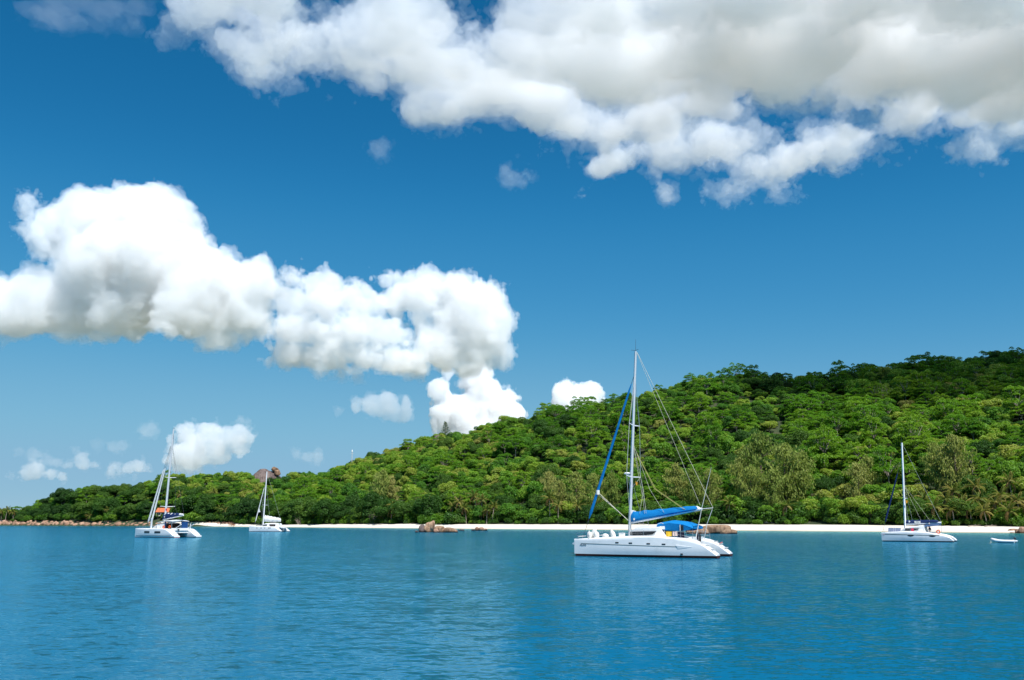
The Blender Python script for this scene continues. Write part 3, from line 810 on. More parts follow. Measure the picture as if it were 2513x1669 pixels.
def near(dx):
    for lim_, s_ in ((330, 'on the wooded rocky point'), (640, 'below the bare granite dome'), (1000, 'between granite dome and skyline conifer'), (1290, 'above the sea rocks'),
                     (1480, 'behind the blue furled jib'), (1660, 'behind the boom of the large catamaran'), (1920, 'above the tall casuarina clump'), (2120, 'behind the oval-port catamaran')):
        if dx < lim_: return s_
    return 'above the palm grove'
def nbp(dx):
    for lim_, s_ in ((130, ', near the bare tip'), (230, ', behind the flat pale boulder'), (330, ', behind the leaning boulder'), (440, ', beside the orange-roofed house'), (560, ', above the red rubble bank')):
        if dx < lim_: return s_
    return ', behind the white-covered catamaran'
def size_word(s, lo, hi): return 'small' if s < lo else ('large' if s > hi else 'middling')
def build_vegetation():
    rg = np.random.default_rng(2024)
    broad = [proto_broad(s, R=4.2 + .25 * s, H=8.6 + .35 * s, ncl=13 + s, low=.15) for s in range(6)]
    dark = [proto_broad(40 + s, R=6.4 + .5 * s, H=10.5 + .4 * s, ncl=24 + s, mat=M_DARKLEAF, low=.06) for s in range(4)]
    umb = [proto_umbrella(70 + s, R=5.6 + .5 * s, H=11 + .6 * s, layers=3 + s % 2) for s in range(4)]
    cas = [proto_casuarina(90 + s, R=4.2 + .5 * s, H=15 + s) for s in range(3)]
    bush = [proto_bush(110 + s, mat=M_DARKLEAF if s % 2 else None) for s in range(4)]  # every other bush in dark leaves, its colour standing for shade under the canopy
    kinds = {'broad': broad, 'dark': dark, 'umb': umb, 'cas': cas, 'bush': bush}
    info = {'broad': ('broadleaf_tree', 'trunk', 'crown', 'tree'), 'dark': ('takamaka_tree', 'trunk', 'crown', 'tree'), 'umb': ('umbrella_tree', 'trunk', 'crown', 'tree'),
            'cas': ('casuarina_tree', 'trunk', 'crown', 'tree'), 'bush': ('shrub', 'stem', 'foliage', 'shrub')}
    count = {k: 0 for k in kinds}
    def place(kind, X, Y, scale, label, group, v=None, sz=None, dz=0.0, z=None):
        p = kinds[kind][count[kind] % len(kinds[kind]) if v is None else v]; count[kind] += 1
        nm, tn, cn, cat = info[kind]
        zz = float(groundZ(X, Y)) if z is None else z
        o = thing(nm, label, cat, (X, Y, zz + dz), rg.random() * 6.28, group)
        s = scale * (0.92 + .16 * rg.random()); o.scale = (s, s * (0.9 + .2 * rg.random()), s * (sz or (0.85 + .3 * rg.random())))
        link(tn, p[0], o); link(cn, p[1], o)
        taken.append((X, Y, scale))
        return o
    taken = []
    # ---- hand-set trees that stand out (enlarged-view column, metres behind the beach, scale)
    for dx, off, s, v in ((1715, 20, 1.55, 0), (1760, 26, 1.75, 1), (1815, 18, 1.70, 2), (1855, 24, 1.45, 0), (1735, 12, 1.2, 2), (1790, 10, 1.1, 1)):
        px = dx * D2S; Y = float(backY(px)) + off
        place('cas', X_of(px, Y), Y, s, 'tall feathery olive-brown casuarina in the clump behind the beach', 'casuarinas in the tall clump', v, 1.0)
    for dx, off, s in ((1290, 14, 1.15), (1330, 16, 1.3), (1370, 14, 1.2), (1410, 20, 1.25), (1600, 18, 1.2), (1640, 16, 1.05), (1560, 24, 1.2), (1265, 26, 1.2)):
        px = dx * D2S; Y = float(backY(px)) + off
        place('cas', X_of(px, Y), Y, s, 'olive casuarina at the beach edge behind the blue-canopied catamaran', 'casuarinas behind the large catamaran', None, 1.0)
    for dx, off, s in ((880, 22, 1.5), (900, 30, 1.4), (2190, 34, 1.3), (2215, 30, 1.45), (2165, 40, 1.2), (1985, 18, 1.2), (2010, 26, 1.1)):
        px = dx * D2S; Y = float(backY(px)) + off
        place('cas', X_of(px, Y), Y, s, 'single grey-green feathery casuarina among broadleaf trees near the beach', 'casuarinas scattered in the shore wood', None, 1.0)
    # dense dark trees of the rocky point and the shore
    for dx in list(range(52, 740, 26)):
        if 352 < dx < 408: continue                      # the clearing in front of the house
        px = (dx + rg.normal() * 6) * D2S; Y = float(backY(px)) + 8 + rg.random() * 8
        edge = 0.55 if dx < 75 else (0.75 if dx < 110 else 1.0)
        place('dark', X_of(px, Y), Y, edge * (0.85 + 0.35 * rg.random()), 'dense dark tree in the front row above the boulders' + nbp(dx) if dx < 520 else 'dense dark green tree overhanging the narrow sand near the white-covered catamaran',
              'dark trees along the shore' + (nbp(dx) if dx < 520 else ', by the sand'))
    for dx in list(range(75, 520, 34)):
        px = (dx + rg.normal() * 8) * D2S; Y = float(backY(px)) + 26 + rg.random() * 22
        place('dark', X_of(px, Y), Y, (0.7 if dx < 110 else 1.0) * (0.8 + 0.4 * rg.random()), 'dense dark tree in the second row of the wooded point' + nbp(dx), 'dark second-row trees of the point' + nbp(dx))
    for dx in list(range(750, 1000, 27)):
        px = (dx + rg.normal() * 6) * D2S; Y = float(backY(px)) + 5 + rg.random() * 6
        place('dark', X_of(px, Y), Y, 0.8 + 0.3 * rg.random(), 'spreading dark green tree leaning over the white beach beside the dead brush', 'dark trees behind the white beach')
    for dx in list(range(1010, 2380, 25)):
        if 2125 < dx and rg.random() < .8: continue
        px = (dx + rg.normal() * 6) * D2S; Y = float(backY(px)) + 4 + rg.random() * 7
        k = 'dark' if rg.random() < .45 else 'broad'
        place(k, X_of(px, Y), Y, (0.62 if k == 'dark' else .8) * (0.75 + 0.4 * rg.random()),
              ('dark green tree at the back of the sand ' if k == 'dark' else 'leafy mid-green tree at the back of the sand ') + near(dx), 'trees at the back of the sand ' + k + near(dx))
    # bushes along the beach back
    for dx in range(560, 2380, 14):
        if rg.random() < .25: continue
        px = (dx + rg.normal() * 4) * D2S; Y = float(backY(px)) + 0.5 + rg.random() * 3.5
        s_ = 0.7 + 0.9 * rg.random(); place('bush', X_of(px, Y), Y, s_, size_word(s_, .95, 1.3) + ' green shrub where sand meets trees, ' + near(dx).replace('above', 'by').replace('on the wooded', 'by the wooded'), size_word(s_, .95, 1.3) + ' shrubs at the top of the beach ' + near(dx))
    for dx, s in ((30, 1.3), (55, 1.4), (220, 1.8), (245, 1.6), (262, 1.2), (455, 3.2), (443, 2.4), (620, 2.6), (608, 2.0), (1015, 3.0), (1040, 3.0), (985, 2.0), (1060, 2.2)):
        px = dx * D2S; Y = float(backY(px)) + (1 if dx < 700 else -1.5) + rg.random()
        place('bush', X_of(px, Y), Y, s, 'rounded bright green bush standing out at the shore edge', 'large rounded bushes at the shore')

    # ---- hillside forest
    cand = []
    sp = 5.3
    for Y in np.arange(270, 900, sp):
        for X in np.arange(-560, 460, sp):
            x = X + rg.normal() * sp * .33; y = Y + rg.normal() * sp * .33
            px = px_of(x, y)
            if px < -260 or px > 2760: continue
            ys, zb, yr, zr = [np.interp(px, _tab_px, _tab[:, i]) for i in range(4)]
            t = (y - ys) / (yr - ys)
            if y < ys + 13 or t > 1.16: continue
            cand.append((x, y, px / D2S, t))
    cand = np.array(cand)
    tk = np.array(taken)
    keep = []
    z_all = groundZ(cand[:, 0], cand[:, 1])
    patch = np.sin(cand[:, 0] * .019 + 1.3) + np.sin(cand[:, 1] * .023 + cand[:, 0] * .008) + np.sin(cand[:, 0] * .05 - cand[:, 1] * .03)
    rows = []
    for i, (x, y, dx, t) in enumerate(cand):
        d2 = (tk[:, 0] - x) ** 2 + (tk[:, 1] - y) ** 2
        if np.any(d2 < (3.2 * tk[:, 2]) ** 2) or (350 < dx < 408 and y < float(backY(dx * D2S)) + 19): continue
        r = rg.random()
        pu = (0.10 if dx > 1250 or t < .6 else 0) + (0.24 if dx > 1850 and t > .12 else 0) + (0.10 if 640 < dx < 1100 and t < .5 else 0) + (.12 if patch[i] > 1.3 else 0)
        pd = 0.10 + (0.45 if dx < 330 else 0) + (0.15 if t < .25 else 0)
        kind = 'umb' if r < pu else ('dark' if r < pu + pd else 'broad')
        s = {'umb': .76, 'dark': .56, 'broad': .70}[kind] * (0.50 + 0.95 * rg.random() ** 1.6)
        if 1200 < dx < 1950 and t > .3 and kind == 'broad': s *= .78
        tall = 1.45 if rg.random() < .08 and (dx > 1250 or t < .6) else .8 + .45 * rg.random()
        rows.append((x, y, z_all[i], kind, s, t, dx, tall))
    # those that show largest become trees of their own, the rest one forest
    lim = {'broad': 190, 'umb': 110, 'dark': 60}
    order = sorted(range(len(rows)), key=lambda i: -rows[i][4] / rows[i][1] * (1.5 if rows[i][5] > .93 else 1) * (1.0 if -20 < rows[i][6] < 2380 else 0))
    own = set(); n = {k: 0 for k in lim}
    for i in order:
        k = rows[i][3]
        if n[k] < lim[k]: n[k] += 1; own.add(i)
    lab = {'broad': ('round green tree', ''), 'umb': ('flat-topped umbrella tree', ''), 'dark': ('dark dense round tree', '')}
    pts = []; pid = []; pr = []; ps = []
    protos = []; pindex = {}
    for k in ('broad', 'umb', 'dark'):
        for j in range(len(kinds[k])):
            pindex[(k, j)] = len(protos); protos.append(kinds[k][j])
    for i, (x, y, z, k, s, t, dx, tall) in enumerate(rows):
        if i in own:
            if t > .93: where, g = 'on the skyline ridge', 'on the ridge'
            elif dx > 1880 and t > .4: where, g = 'in cloud shade', 'on the shaded upper slope'
            elif t > .4: where, g = 'high in sunlight', 'high on the sunlit hillside'
            else: where, g = 'low on the hillside', 'on the lower hillside'
            nb = near(dx); sw = size_word(s, .66, .88); place(k, x, y, s, sw + ' ' + lab[k][0] + ' ' + where + ', ' + nb, sw + ' ' + lab[k][0] + 's ' + g + ' ' + nb, z=z, sz=tall)
        else:
            pts.append((x, y, z)); pid.append(pindex[(k, rg.integers(len(kinds[k])))]); pr.append(rg.random() * 6.28); ps.append((s, s * (.8 + .4 * rg.random()), s * tall))
    # undergrowth below the first trees belongs to the same forest
    for j in range(len(bush)): pindex[('bush', j)] = len(protos); protos.append(bush[j])
    for dx in np.arange(20, 2400, 5.0):
        for rep in range(1 if 352 < dx < 408 else 3):
            px = (dx + rg.normal() * 3) * D2S; Y = float(backY(px)) + (3.5 if dx < 560 else 5.5) + rg.random() * 16; X = X_of(px, Y)
            pts.append((X, Y, float(groundZ(X, Y)))); pid.append(pindex[('bush', int(rg.integers(len(bush))))]); pr.append(rg.random() * 6.28); q_ = (0.9 + 1.3 * rg.random()) * (1.15 if dx > 60 else .6); ps.append((q_, q_, q_))
    # GN forest
    pc = bpy.data.collections.new('forest_prototypes')
    for j, (tr, cr) in enumerate(protos):
        nv = len(tr.vertices); 
        va = np.zeros(len(tr.vertices) * 3, np.float32); tr.vertices.foreach_get('co', va)
        vb = np.zeros(len(cr.vertices) * 3, np.float32); cr.vertices.foreach_get('co', vb)
        q4 = np.array([p.vertices[:] for p in cr.polygons]) + nv
        tq = [p.vertices[:] for p in tr.polygons]
        t4 = np.array([q for q in tq if len(q) == 4])
        me = mesh_np('forest_tree', np.concatenate([va, vb]).reshape(-1, 3), [t4, q4], mats=[tr.materials[0], cr.materials[0]], midx=[0] * len(t4) + [1] * len(q4))
        ob = bpy.data.objects.new('forest_tree_%02d' % j, me); pc.objects.link(ob)
    me = bpy.data.meshes.new('forest'); me.from_pydata(pts, [], [])
    for nm, ty, dat in (('pid', 'INT', np.array(pid, np.int32)), ('prot', 'FLOAT', np.array(pr, np.float32)), ('pscl', 'FLOAT_VECTOR', np.array(ps, np.float32).ravel())):
        a = me.attributes.new(nm, ty, 'POINT'); a.data.foreach_set('vector' if ty == 'FLOAT_VECTOR' else 'value', dat)
    fo = link('forest', me)
    tag(fo, 'unbroken green forest covering the rest of the hillside', 'forest', kind='stuff')
    ng = bpy.data.node_groups.new('forest_scatter', 'GeometryNodeTree')
    ng.interface.new_socket('Geometry', in_out='INPUT', socket_type='NodeSocketGeometry'); ng.interface.new_socket('Geometry', in_out='OUTPUT', socket_type='NodeSocketGeometry')
    gi = ng.nodes.new('NodeGroupInput'); go = ng.nodes.new('NodeGroupOutput')
    ci = ng.nodes.new('GeometryNodeCollectionInfo'); ci.inputs['Collection'].default_value = pc; ci.inputs['Separate Children'].default_value = True; ci.inputs['Reset Children'].default_value = True
    ip = ng.nodes.new('GeometryNodeInstanceOnPoints'); ip.inputs['Pick Instance'].default_value = True
    def attr(nm, ty):
        q = ng.nodes.new('GeometryNodeInputNamedAttribute'); q.data_type = ty; q.inputs['Name'].default_value = nm; return q.outputs[0]
    cx = ng.nodes.new('ShaderNodeCombineXYZ'); ng.links.new(attr('prot', 'FLOAT'), cx.inputs[2])
    ng.links.new(gi.outputs[0], ip.inputs['Points']); ng.links.new(ci.outputs[0], ip.inputs['Instance']); ng.links.new(attr('pid', 'INT'), ip.inputs['Instance Index'])
    ng.links.new(cx.outputs[0], ip.inputs['Rotation']); ng.links.new(attr('pscl', 'FLOAT_VECTOR'), ip.inputs['Scale']); ng.links.new(ip.outputs[0], go.inputs[0])
    md = fo.modifiers.new('scatter', 'NODES'); md.node_group = ng
    print('forest rest', len(pts), 'own', len(own), 'count', count)

    # ---- palms: trunk and every frond its own piece
    fr = {'up': [proto_frond(200 + i, 3.4, .55) for i in range(2)], 'mid': [proto_frond(210 + i, 3.9, .85) for i in range(3)], 'low': [proto_frond(220 + i, 3.5, 1.15, M_DRYFROND, .6) for i in range(2)]}
    def palm(X, Y, H, lean, label, group, s=1.0):
        o = thing('coconut_palm', label, 'palm', (X, Y, float(groundZ(X, Y)) - .2), 0, group)
        a = rg.random() * 6.28; k = lean * H
        pts_ = [Vector((math.cos(a) * k * (q ** 2), math.sin(a) * k * (q ** 2), H * q)) for q in (0, .25, .5, .75, 1)]
        MB().tube(pts_, [.26, .19, .16, .14, .13], 7).build('trunk', M_PALEBARK, o, True)
        top = pts_[-1]
        nf = 15
        for i in range(nf):
            q = (i + .5) / nf
            kind = 'up' if q < .3 else ('mid' if q < .78 else 'low')
            el = {'up': -1.05 + q * 1.5, 'mid': -.45 + (q - .3) * 1.6, 'low': .45 + (q - .78) * 2}[kind] + rg.normal() * .1
            f = link('frond', fr[kind][rg.integers(len(fr[kind]))], o, top, (rg.normal() * .15, el, i * 2.399 + rg.normal() * .2), s * (0.85 + .3 * rg.random()))
        taken.append((X, Y, 1)); return o
    for dx, off, H, g in ((2155, 4, 6.0, 'a'), (2178, 8, 7.6, 'a'), (2200, 3, 5.0, 'a'), (2222, 7, 7.0, 'a'), (2240, 4, 5.4, 'a'), (2262, 10, 8.0, 'a'), (2275, 3, 4.6, 'a'), (2297, 7, 6.4, 'a'), (2315, 11, 8.4, 'a'), (2330, 4, 5.2, 'a'), (2350, 9, 7.5, 'a'), (2368, 5, 6.0, 'a'), (2130, 12, 7.5, 'a'), (2250, 16, 9.5, 'a'), (2200, 15, 9.2, 'a'), (2340, 17, 10, 'a'),
                          (1040, 5, 7.5, 'b'), (1060, 8, 9.0, 'b'), (1075, 4, 7.0, 'b'), (1110, 7, 10.0, 'b'), (1122, 4, 6.6, 'b'), (1135, 6, 7.4, 'b'), (990, 9, 10, 'b'), (852, 9, 10, 'b'), (905, 8, 9.5, 'b'), (902, 4, 7.0, 'b'), (1100, 14, 12, 'b'),
                          (1268, 5, 11.5, 'c'), (1287, 4, 8.0, 'c'), (1335, 5, 7.5, 'c'), (1680, 5, 7.5, 'd'), (1812, 4, 6.5, 'd'),
                          (243, 5, 8.5, 'e'), (410, 24, 13, 'e'), (515, 5, 7.5, 'e'), (503, 9, 8.5, 'e'), (495, 28, 12, 'e'), (205, 3, 4.0, 'e'), (12, 5, 9.5, 'f'), (30, 7, 9.0, 'f'), (2, 9, 8, 'f')):
        px = dx * D2S; Y = float(backY(px)) + off - 1.5
        lb = {'a': ('coconut palm in the dense grove behind the sand near the dinghy', 'palms of the dense grove'), 'b': ('coconut palm among dark trees near the sea rocks', 'palms near the sea rocks'),
              'c': ('slender palm beside the casuarinas behind the blue furled jib', 'palms by the casuarinas'), 'd': ('short palm in front of the tall casuarina clump', 'palms before the tall clump'),
              'e': ('palm standing among the dark trees above the boulders', 'palms above the boulders'), 'f': ('palm at the bare outer tip of the wooded point', 'palms at the tip of the point')}[g]
        if g == 'a':
            hw = 'short' if H < 6.2 else ('tall' if H > 7.8 else 'middling'); wh = 'beside the oval-port catamaran' if dx < 2235 else ('between catamaran and dinghy' if dx < 2290 else 'behind the dinghy')
            lb = (hw + ' coconut palm in the dense grove ' + wh, hw + ' grove palms ' + wh)
        palm(X_of(px, Y), Y, H * (0.9 + .2 * rg.random()), 0.04 + .12 * rg.random(), lb[0], lb[1], 1.12 if H < 9 else 1.2)

    # ---- dead and bare trees
    for dx, off, H, n_, lb in ((862, 0.5, 7.5, 11, 'bare grey-brown dead brush spreading its twigs on the beach edge'), (690, 1.5, 5.0, 8, 'leafless brown brush under the dark trees by the white-covered catamaran')):
        px = dx * D2S; Y = float(backY(px)) + off; X = X_of(px, Y)
        o = thing('dead_tree', lb, 'dead tree', (X, Y, float(groundZ(X, Y))))
        link('trunk', proto_bare(int(dx), H, n_), o)
    for dx, dy, t_, H, lb in ((2063, 990, .50, 15, 'bare white trunk rising from the shaded upper slope'), (1700, 1125, .1, 15, 'leafless grey tree standing before the tall casuarina clump'), (880, 1140, .12, 9, 'dead grey snag low on the slope')):
        px = dx * D2S
        ys, zb, yr, zr = [np.interp(px, _tab_px, _tab[:, i]) for i in range(4)]
        Y = ys + t_ * (yr - ys); X = X_of(px, Y)
        o = thing('dead_tree', lb, 'dead tree', (X, Y, float(groundZ(X, Y))))
        link('trunk', proto_bare(int(dx) + 7, H, 1, .5), o)
    # tall dark conifer on the skyline
    px = 1024 * D2S; ys, zb, yr, zr = [np.interp(px, _tab_px, _tab[:, i]) for i in range(4)]
    Y = ys + .93 * (yr - ys); X = X_of(px, Y); H = 17
    o = thing('pine_tree', 'dark spiky conifer standing above the skyline of the slope', 'tree', (X, Y, float(groundZ(X, Y))))
    VV = []; FF = []; b = 0; lim = []
    for i in range(34):
        z = H * (.25 + .75 * i / 34); a = i * 2.4; R = (1 - i / 36) * 4.6 + .5
        tip = np.array([R * math.cos(a), R * math.sin(a), z + R * .45]); base = np.array([0, 0, z])
        lim.append(([Vector(base), Vector((base + tip) / 2 - Vector((0, 0, .2))), Vector(tip)], .08, .03))
        n_ = 60; tt = .3 + .7 * rg.random(n_)
        V, F = leaves(base + (tip - base) * tt[:, None] + rg.normal(size=(n_, 3)) * .28, np.tile([0, 0, 1.0], (n_, 1)), .26, .4, rg)
        VV.append(V); FF.append(F + b); b += len(V)
    trunk_mb([((0, 0, -1), .35), ((0, 0, H), .06)], lim).build('trunk', M_BARK, o)
    link('crown', mesh_np('crown', np.concatenate(VV), np.concatenate(FF), M_DARKLEAF), o)
build_vegetation()

# ================================================================== BOATS
M_GEL = simple('white_gelcoat', (0.82, 0.82, 0.81), 0.25, 0.5, var=0.03, vscale=1.2, wear=(0.70, 0.71, 0.70))
M_GELGREY = simple('grey_gelcoat', (0.62, 0.63, 0.62), 0.5, 0.3, var=0.05)
M_ANTIFOUL = simple('antifouling_paint', (0.055, 0.018, 0.015), 0.8, 0.1, var=0.35, vscale=2.5)
M_BLACKFOUL = simple('dark_antifouling', (0.02, 0.018, 0.02), 0.8, 0.1, var=0.3)
M_REDFOUL = simple('red_antifouling', (0.26, 0.045, 0.06), 0.8, 0.1, var=0.25)
M_STRIPE = simple('grey_stripe', (0.16, 0.20, 0.20), 0.5, var=0.1)
M_GLASS = simple('dark_acrylic', (0.018, 0.016, 0.016), 0.12, 0.6, var=0.2)
M_ALU = simple('mast_aluminium', (0.60, 0.61, 0.62), 0.38, 0.5, 0.25, var=0.06, vscale=1.0)
M_WHITEALU = simple('white_spar', (0.78, 0.79, 0.80), 0.35, 0.5, var=0.04)
M_WIRE = simple('rigging_wire', (0.45, 0.45, 0.44), 0.4, 0.5, 0.3, var=0.1)
M_DARKWIRE = simple('dark_rigging', (0.06, 0.06, 0.07), 0.5, var=0.1)
M_ROPE = simple('rope', (0.62, 0.58, 0.46), 0.9, 0.1, var=0.2)
M_YROPE = simple('yellow_rope', (0.48, 0.42, 0.16), 0.9, 0.1, var=0.2)
M_BLUE = simple('blue_canvas', (0.003, 0.165, 0.43), 0.8, 0.15, var=0.16, vscale=1.6, bump=0.5, bscale=2.2)
M_NAVY = simple('navy_canvas', (0.012, 0.028, 0.095), 0.8, 0.15, var=0.2, vscale=1.6, bump=0.4, bscale=2.5)
M_SKYNAVY = simple('faded_navy_canvas', (0.05, 0.10, 0.20), 0.8, 0.15, var=0.2, vscale=1.6)
M_SAIL = simple('white_sailcloth', (0.74, 0.74, 0.72), 0.8, 0.15, var=0.08, vscale=1.5, bump=0.5, bscale=3.0)
M_FENDER = simple('white_vinyl', (0.72, 0.71, 0.66), 0.5, 0.3, var=0.1)
M_STEEL = simple('stainless_steel', (0.55, 0.55, 0.55), 0.25, 0.5, 0.7, var=0.05)
M_YELLOW = simple('yellow_towel', (0.72, 0.46, 0.045), 0.95, 0.05, var=0.12, bump=0.4)
M_DARKCLOTH = simple('dark_cloth', (0.016, 0.018, 0.036), 0.95, 0.05, var=0.3, bump=0.4)
M_GREYCLOTH = simple('grey_cloth', (0.25, 0.25, 0.26), 0.95, 0.05, var=0.2)
M_RED = simple('red_cloth', (0.62, 0.035, 0.09), 0.95, 0.05, var=0.15)
M_ORANGE = simple('orange_plastic', (0.72, 0.11, 0.02), 0.5, 0.3, var=0.1)
M_SOLAR = simple('solar_cells', (0.16, 0.19, 0.28), 0.2, 0.6, var=0.25, vscale=4)
M_PINK = simple('pinkish_scuff', (0.62, 0.20, 0.18), 0.7, 0.2, var=0.2)
M_SKIN = simple('skin', (0.42, 0.22, 0.14), 0.6, 0.3, var=0.08)
M_INTERIOR = simple('dark_saloon', (0.035, 0.025, 0.022), 0.7, 0.2, var=0.4)
M_FLAG = simple('flag_cloth', (0.70, 0.33, 0.04), 0.9, 0.05, var=0.3)
M_GREYDARK = simple('dark_plastic', (0.03, 0.032, 0.035), 0.5, 0.3)
M_INK = simple('name_lettering', (0.03, 0.03, 0.035), 0.5)

class Boat:
    def __init__(s, name, label, cx, cy, heading_deg, L, B, spacing, top, stern_x=None, cat='catamaran', draft=0.45, fine=1.0, foul=0.22, group='anchored catamarans'):
        """heading_deg: degrees the bow is turned away from straight left; top: (x, z) sheer line from stern to bow"""
        a = math.radians(heading_deg)
        s.rz = math.pi - a
        s.root = thing(name, label, cat, (cx, cy, 0), s.rz, group)
        s.o = Vector((cx, cy, 0)); s.fx = Vector((math.cos(s.rz), math.sin(s.rz), 0)); s.fy = Vector((-math.sin(s.rz), math.cos(s.rz), 0))
        s.L, s.B, s.sp, s.draft, s.foul = L, B, spacing, draft, foul
        s.top = sorted(top)
        s.xs = np.array([p[0] for p in s.top]); s.zs = np.array([p[1] for p in s.top])
        s.x0, s.x1 = s.xs[0], s.xs[-1]
    def loc(s, px, py, yl):
        """photograph pixel -> (x, z) on the fore-and-aft plane at yl"""
        d = ray(px, py); c = Vector((0, 0, CAM_H)) - s.o
        k = (yl - c.dot(s.fy)) / d.dot(s.fy)
        p = c + d * k
        return p.dot(s.fx), p.z
    def P(s, px, py, yl):
        x, z = s.loc(px, py, yl); return Vector((x, yl, z))
    def ztop(s, x): return float(np.interp(x, s.xs, s.zs))
    def half(s, x, z):
        t = (x - s.x0) / (s.x1 - s.x0)
        plan = min(1.0, 0.80 + 0.5 * t) * (1 - max(0, (t - 0.42) / 0.58) ** 2.0 * 0.955)
        zt = 1.2
        g = 0.66 + 0.34 * min(1, max(0, (z + s.draft) / (s.draft + 0.75))) ** 0.7
        if z < 0: g *= max(0.05, 1 - (z / -s.draft) ** 2 * 0.75)
        return s.B * plan * g
    def hull(s, side, gel=M_GEL, foulm=M_ANTIFOUL, stripe=None, rubrail=None):
        yc = side * s.sp / 2
        xs = np.concatenate([np.linspace(s.x0, s.x0 + 2.5, 9), np.linspace(s.x0 + 3, s.x1 - 1.2, 20), np.linspace(s.x1 - 1, s.x1, 6)])
        def ring(x, zl):
            L_ = [(x, yc + s.half(x, z), z) for z in zl]; R_ = [(x, yc - s.half(x, z), z) for z in zl[::-1]]
            return L_ + R_
        mb = MB(); secs = []
        for x in xs:
            zt = max(s.ztop(x), s.foul + 0.05)
            hb = s.half(x, zt)
            zl = [s.foul + (zt - 0.10 - s.foul) * q for q in (0, .15, .3, .5, .7, .86, 1)]
            r = [(x, yc + s.half(x, z), z) for z in zl]
            r += [(x, yc + hb * .93, zt - 0.025), (x, yc + hb * .78, zt + 0.02), (x, yc, zt + .05), (x, yc - hb * .78, zt + 0.02), (x, yc - hb * .93, zt - 0.025)]
            r += [(x, yc - s.half(x, z), z) for z in zl[::-1]]
            secs.append(r)
        mb.loft(secs)
        h = mb.build('hull', gel, s.root, True)
        mb = MB()
        mb.loft([ring(x - (0.12 if x > s.x1 - .2 else 0), [-s.draft, -s.draft * .7, -s.draft * .35, 0, s.foul - .004]) for x in xs])
        mb.build('antifouling', foulm, h, True)
        if stripe:
            (xa, za), (xb, zb), w = stripe
            for sg in (1, -1):
                mb = MB(); q = np.linspace(xa, xb, 24); secs = []
                for x in q:
                    z = za + (zb - za) * (x - xa) / (xb - xa)
                    y0 = s.half(x, z); y1 = s.half(x, z - w)
                    secs.append([(x, yc + sg * (y0 - .03), z), (x, yc + sg * (y0 + .012), z), (x, yc + sg * (y1 + .012), z - w), (x, yc + sg * (y1 - .03), z - w)])
                mb.loft(secs); mb.build('stripe', M_STRIPE, h)
        return h
    def ports(s, h, side, items, mat=M_GLASS, shape='rect'):
        yc = side * s.sp / 2
        for x, z, w, hh in items:
            for sg in (1, -1):
                mb = MB(); n = 16
                pts = []
                for k in range(n):
                    a = 2 * math.pi * k / n; c_, s_ = math.cos(a), math.sin(a)
                    if shape == 'rect':
                        e = 0.25; u = math.copysign(abs(c_) ** e, c_); v = math.copysign(abs(s_) ** e, s_)
                    else: u, v = c_, math.copysign(abs(s_) ** 1.5, s_)
                    pts.append((x + u * w / 2, z + v * hh / 2))
                ring0 = [(px_, yc + sg * (s.half(px_, pz_) - .03), pz_) for px_, pz_ in pts]
                ring1 = [(px_, yc + sg * (s.half(px_, pz_) + .014), pz_) for px_, pz_ in pts]
                mb.loft([ring0, ring1]); mb.build('porthole', mat, h)
    def tube(s, name, pts, r, mat, parent=None, n=6, smooth=True, flat=1.0):
        return MB().tube(pts, r, n, True, flat).build(name, mat, parent or s.root, smooth)
    def bridge(s, xa, xb, z0, z1, name='bridge_deck', mat=M_GEL):
        w = s.sp / 2
        return MB().loft([[(x, -w, z0 + zz), (x, w, z0 + zz), (x, w, z1 + zz * .3), (x, w * .5, z1 + .05), (x, -w * .5, z1 + .05), (x, -w, z1 + zz * .3)] for x, zz in ((xa, .12), (xa + .6, 0), (xb - 1, 0), (xb, .25))]).build(name, mat, s.root, True)
    def rail(s, pts_list, h=0.62, every=1.6, r=0.016, side=1, zoff=0.0, name='guard_rail'):
        """stanchions and two wires along deck points"""
        mb = MB(); tops = []; mids = []
        for p in pts_list:
            p = Vector(p); mb.tube([p, p + Vector((0, 0, h))], r, 5); tops.append(p + Vector((0, 0, h))); mids.append(p + Vector((0, 0, h * .5)))
        mb.tube(tops, r * .6, 4); mb.tube(mids, r * .6, 4)
        return mb.build(name, M_STEEL, s.root)

def cloth(name, parent, p0, p1, drop, mat, fold=0.05, seed=0, thick=0.015):
    """towel hanging from the line p0-p1"""
    rg = random.Random(seed); n, m = 9, 7
    p0, p1 = Vector(p0), Vector(p1); d = (p1 - p0); nrm = Vector((-d.y, d.x, 0)).normalized()
    V = []; F = []
    ph = rg.random() * 6
    for sgn in (0, 1):
        for j in range(m):
            for i in range(n):
                q = i / (n - 1); k = j / (m - 1)
                V.append(p0 + d * q + Vector((0, 0, -drop * k * (1 + .06 * math.sin(q * 5 + ph)))) + nrm * (fold * k * math.sin(q * 9 + ph) + thick * sgn))
    def id_(s_, j, i): return s_ * n * m + j * n + i
    for j in range(m - 1):
        for i in range(n - 1):
            F.append((id_(0, j, i), id_(0, j, i + 1), id_(0, j + 1, i + 1), id_(0, j + 1, i))); F.append((id_(1, j, i), id_(1, j + 1, i), id_(1, j + 1, i + 1), id_(1, j, i + 1)))
    for i in range(n - 1):
        F.append((id_(0, 0, i), id_(1, 0, i), id_(1, 0, i + 1), id_(0, 0, i + 1))); F.append((id_(0, m - 1, i), id_(0, m - 1, i + 1), id_(1, m - 1, i + 1), id_(1, m - 1, i)))
    for j in range(m - 1):
        F.append((id_(0, j, 0), id_(0, j + 1, 0), id_(1, j + 1, 0), id_(1, j, 0))); F.append((id_(0, j, n - 1), id_(1, j, n - 1), id_(1, j + 1, n - 1), id_(0, j + 1, n - 1)))
    return MB().add(V, F).build(name, mat, parent, True)
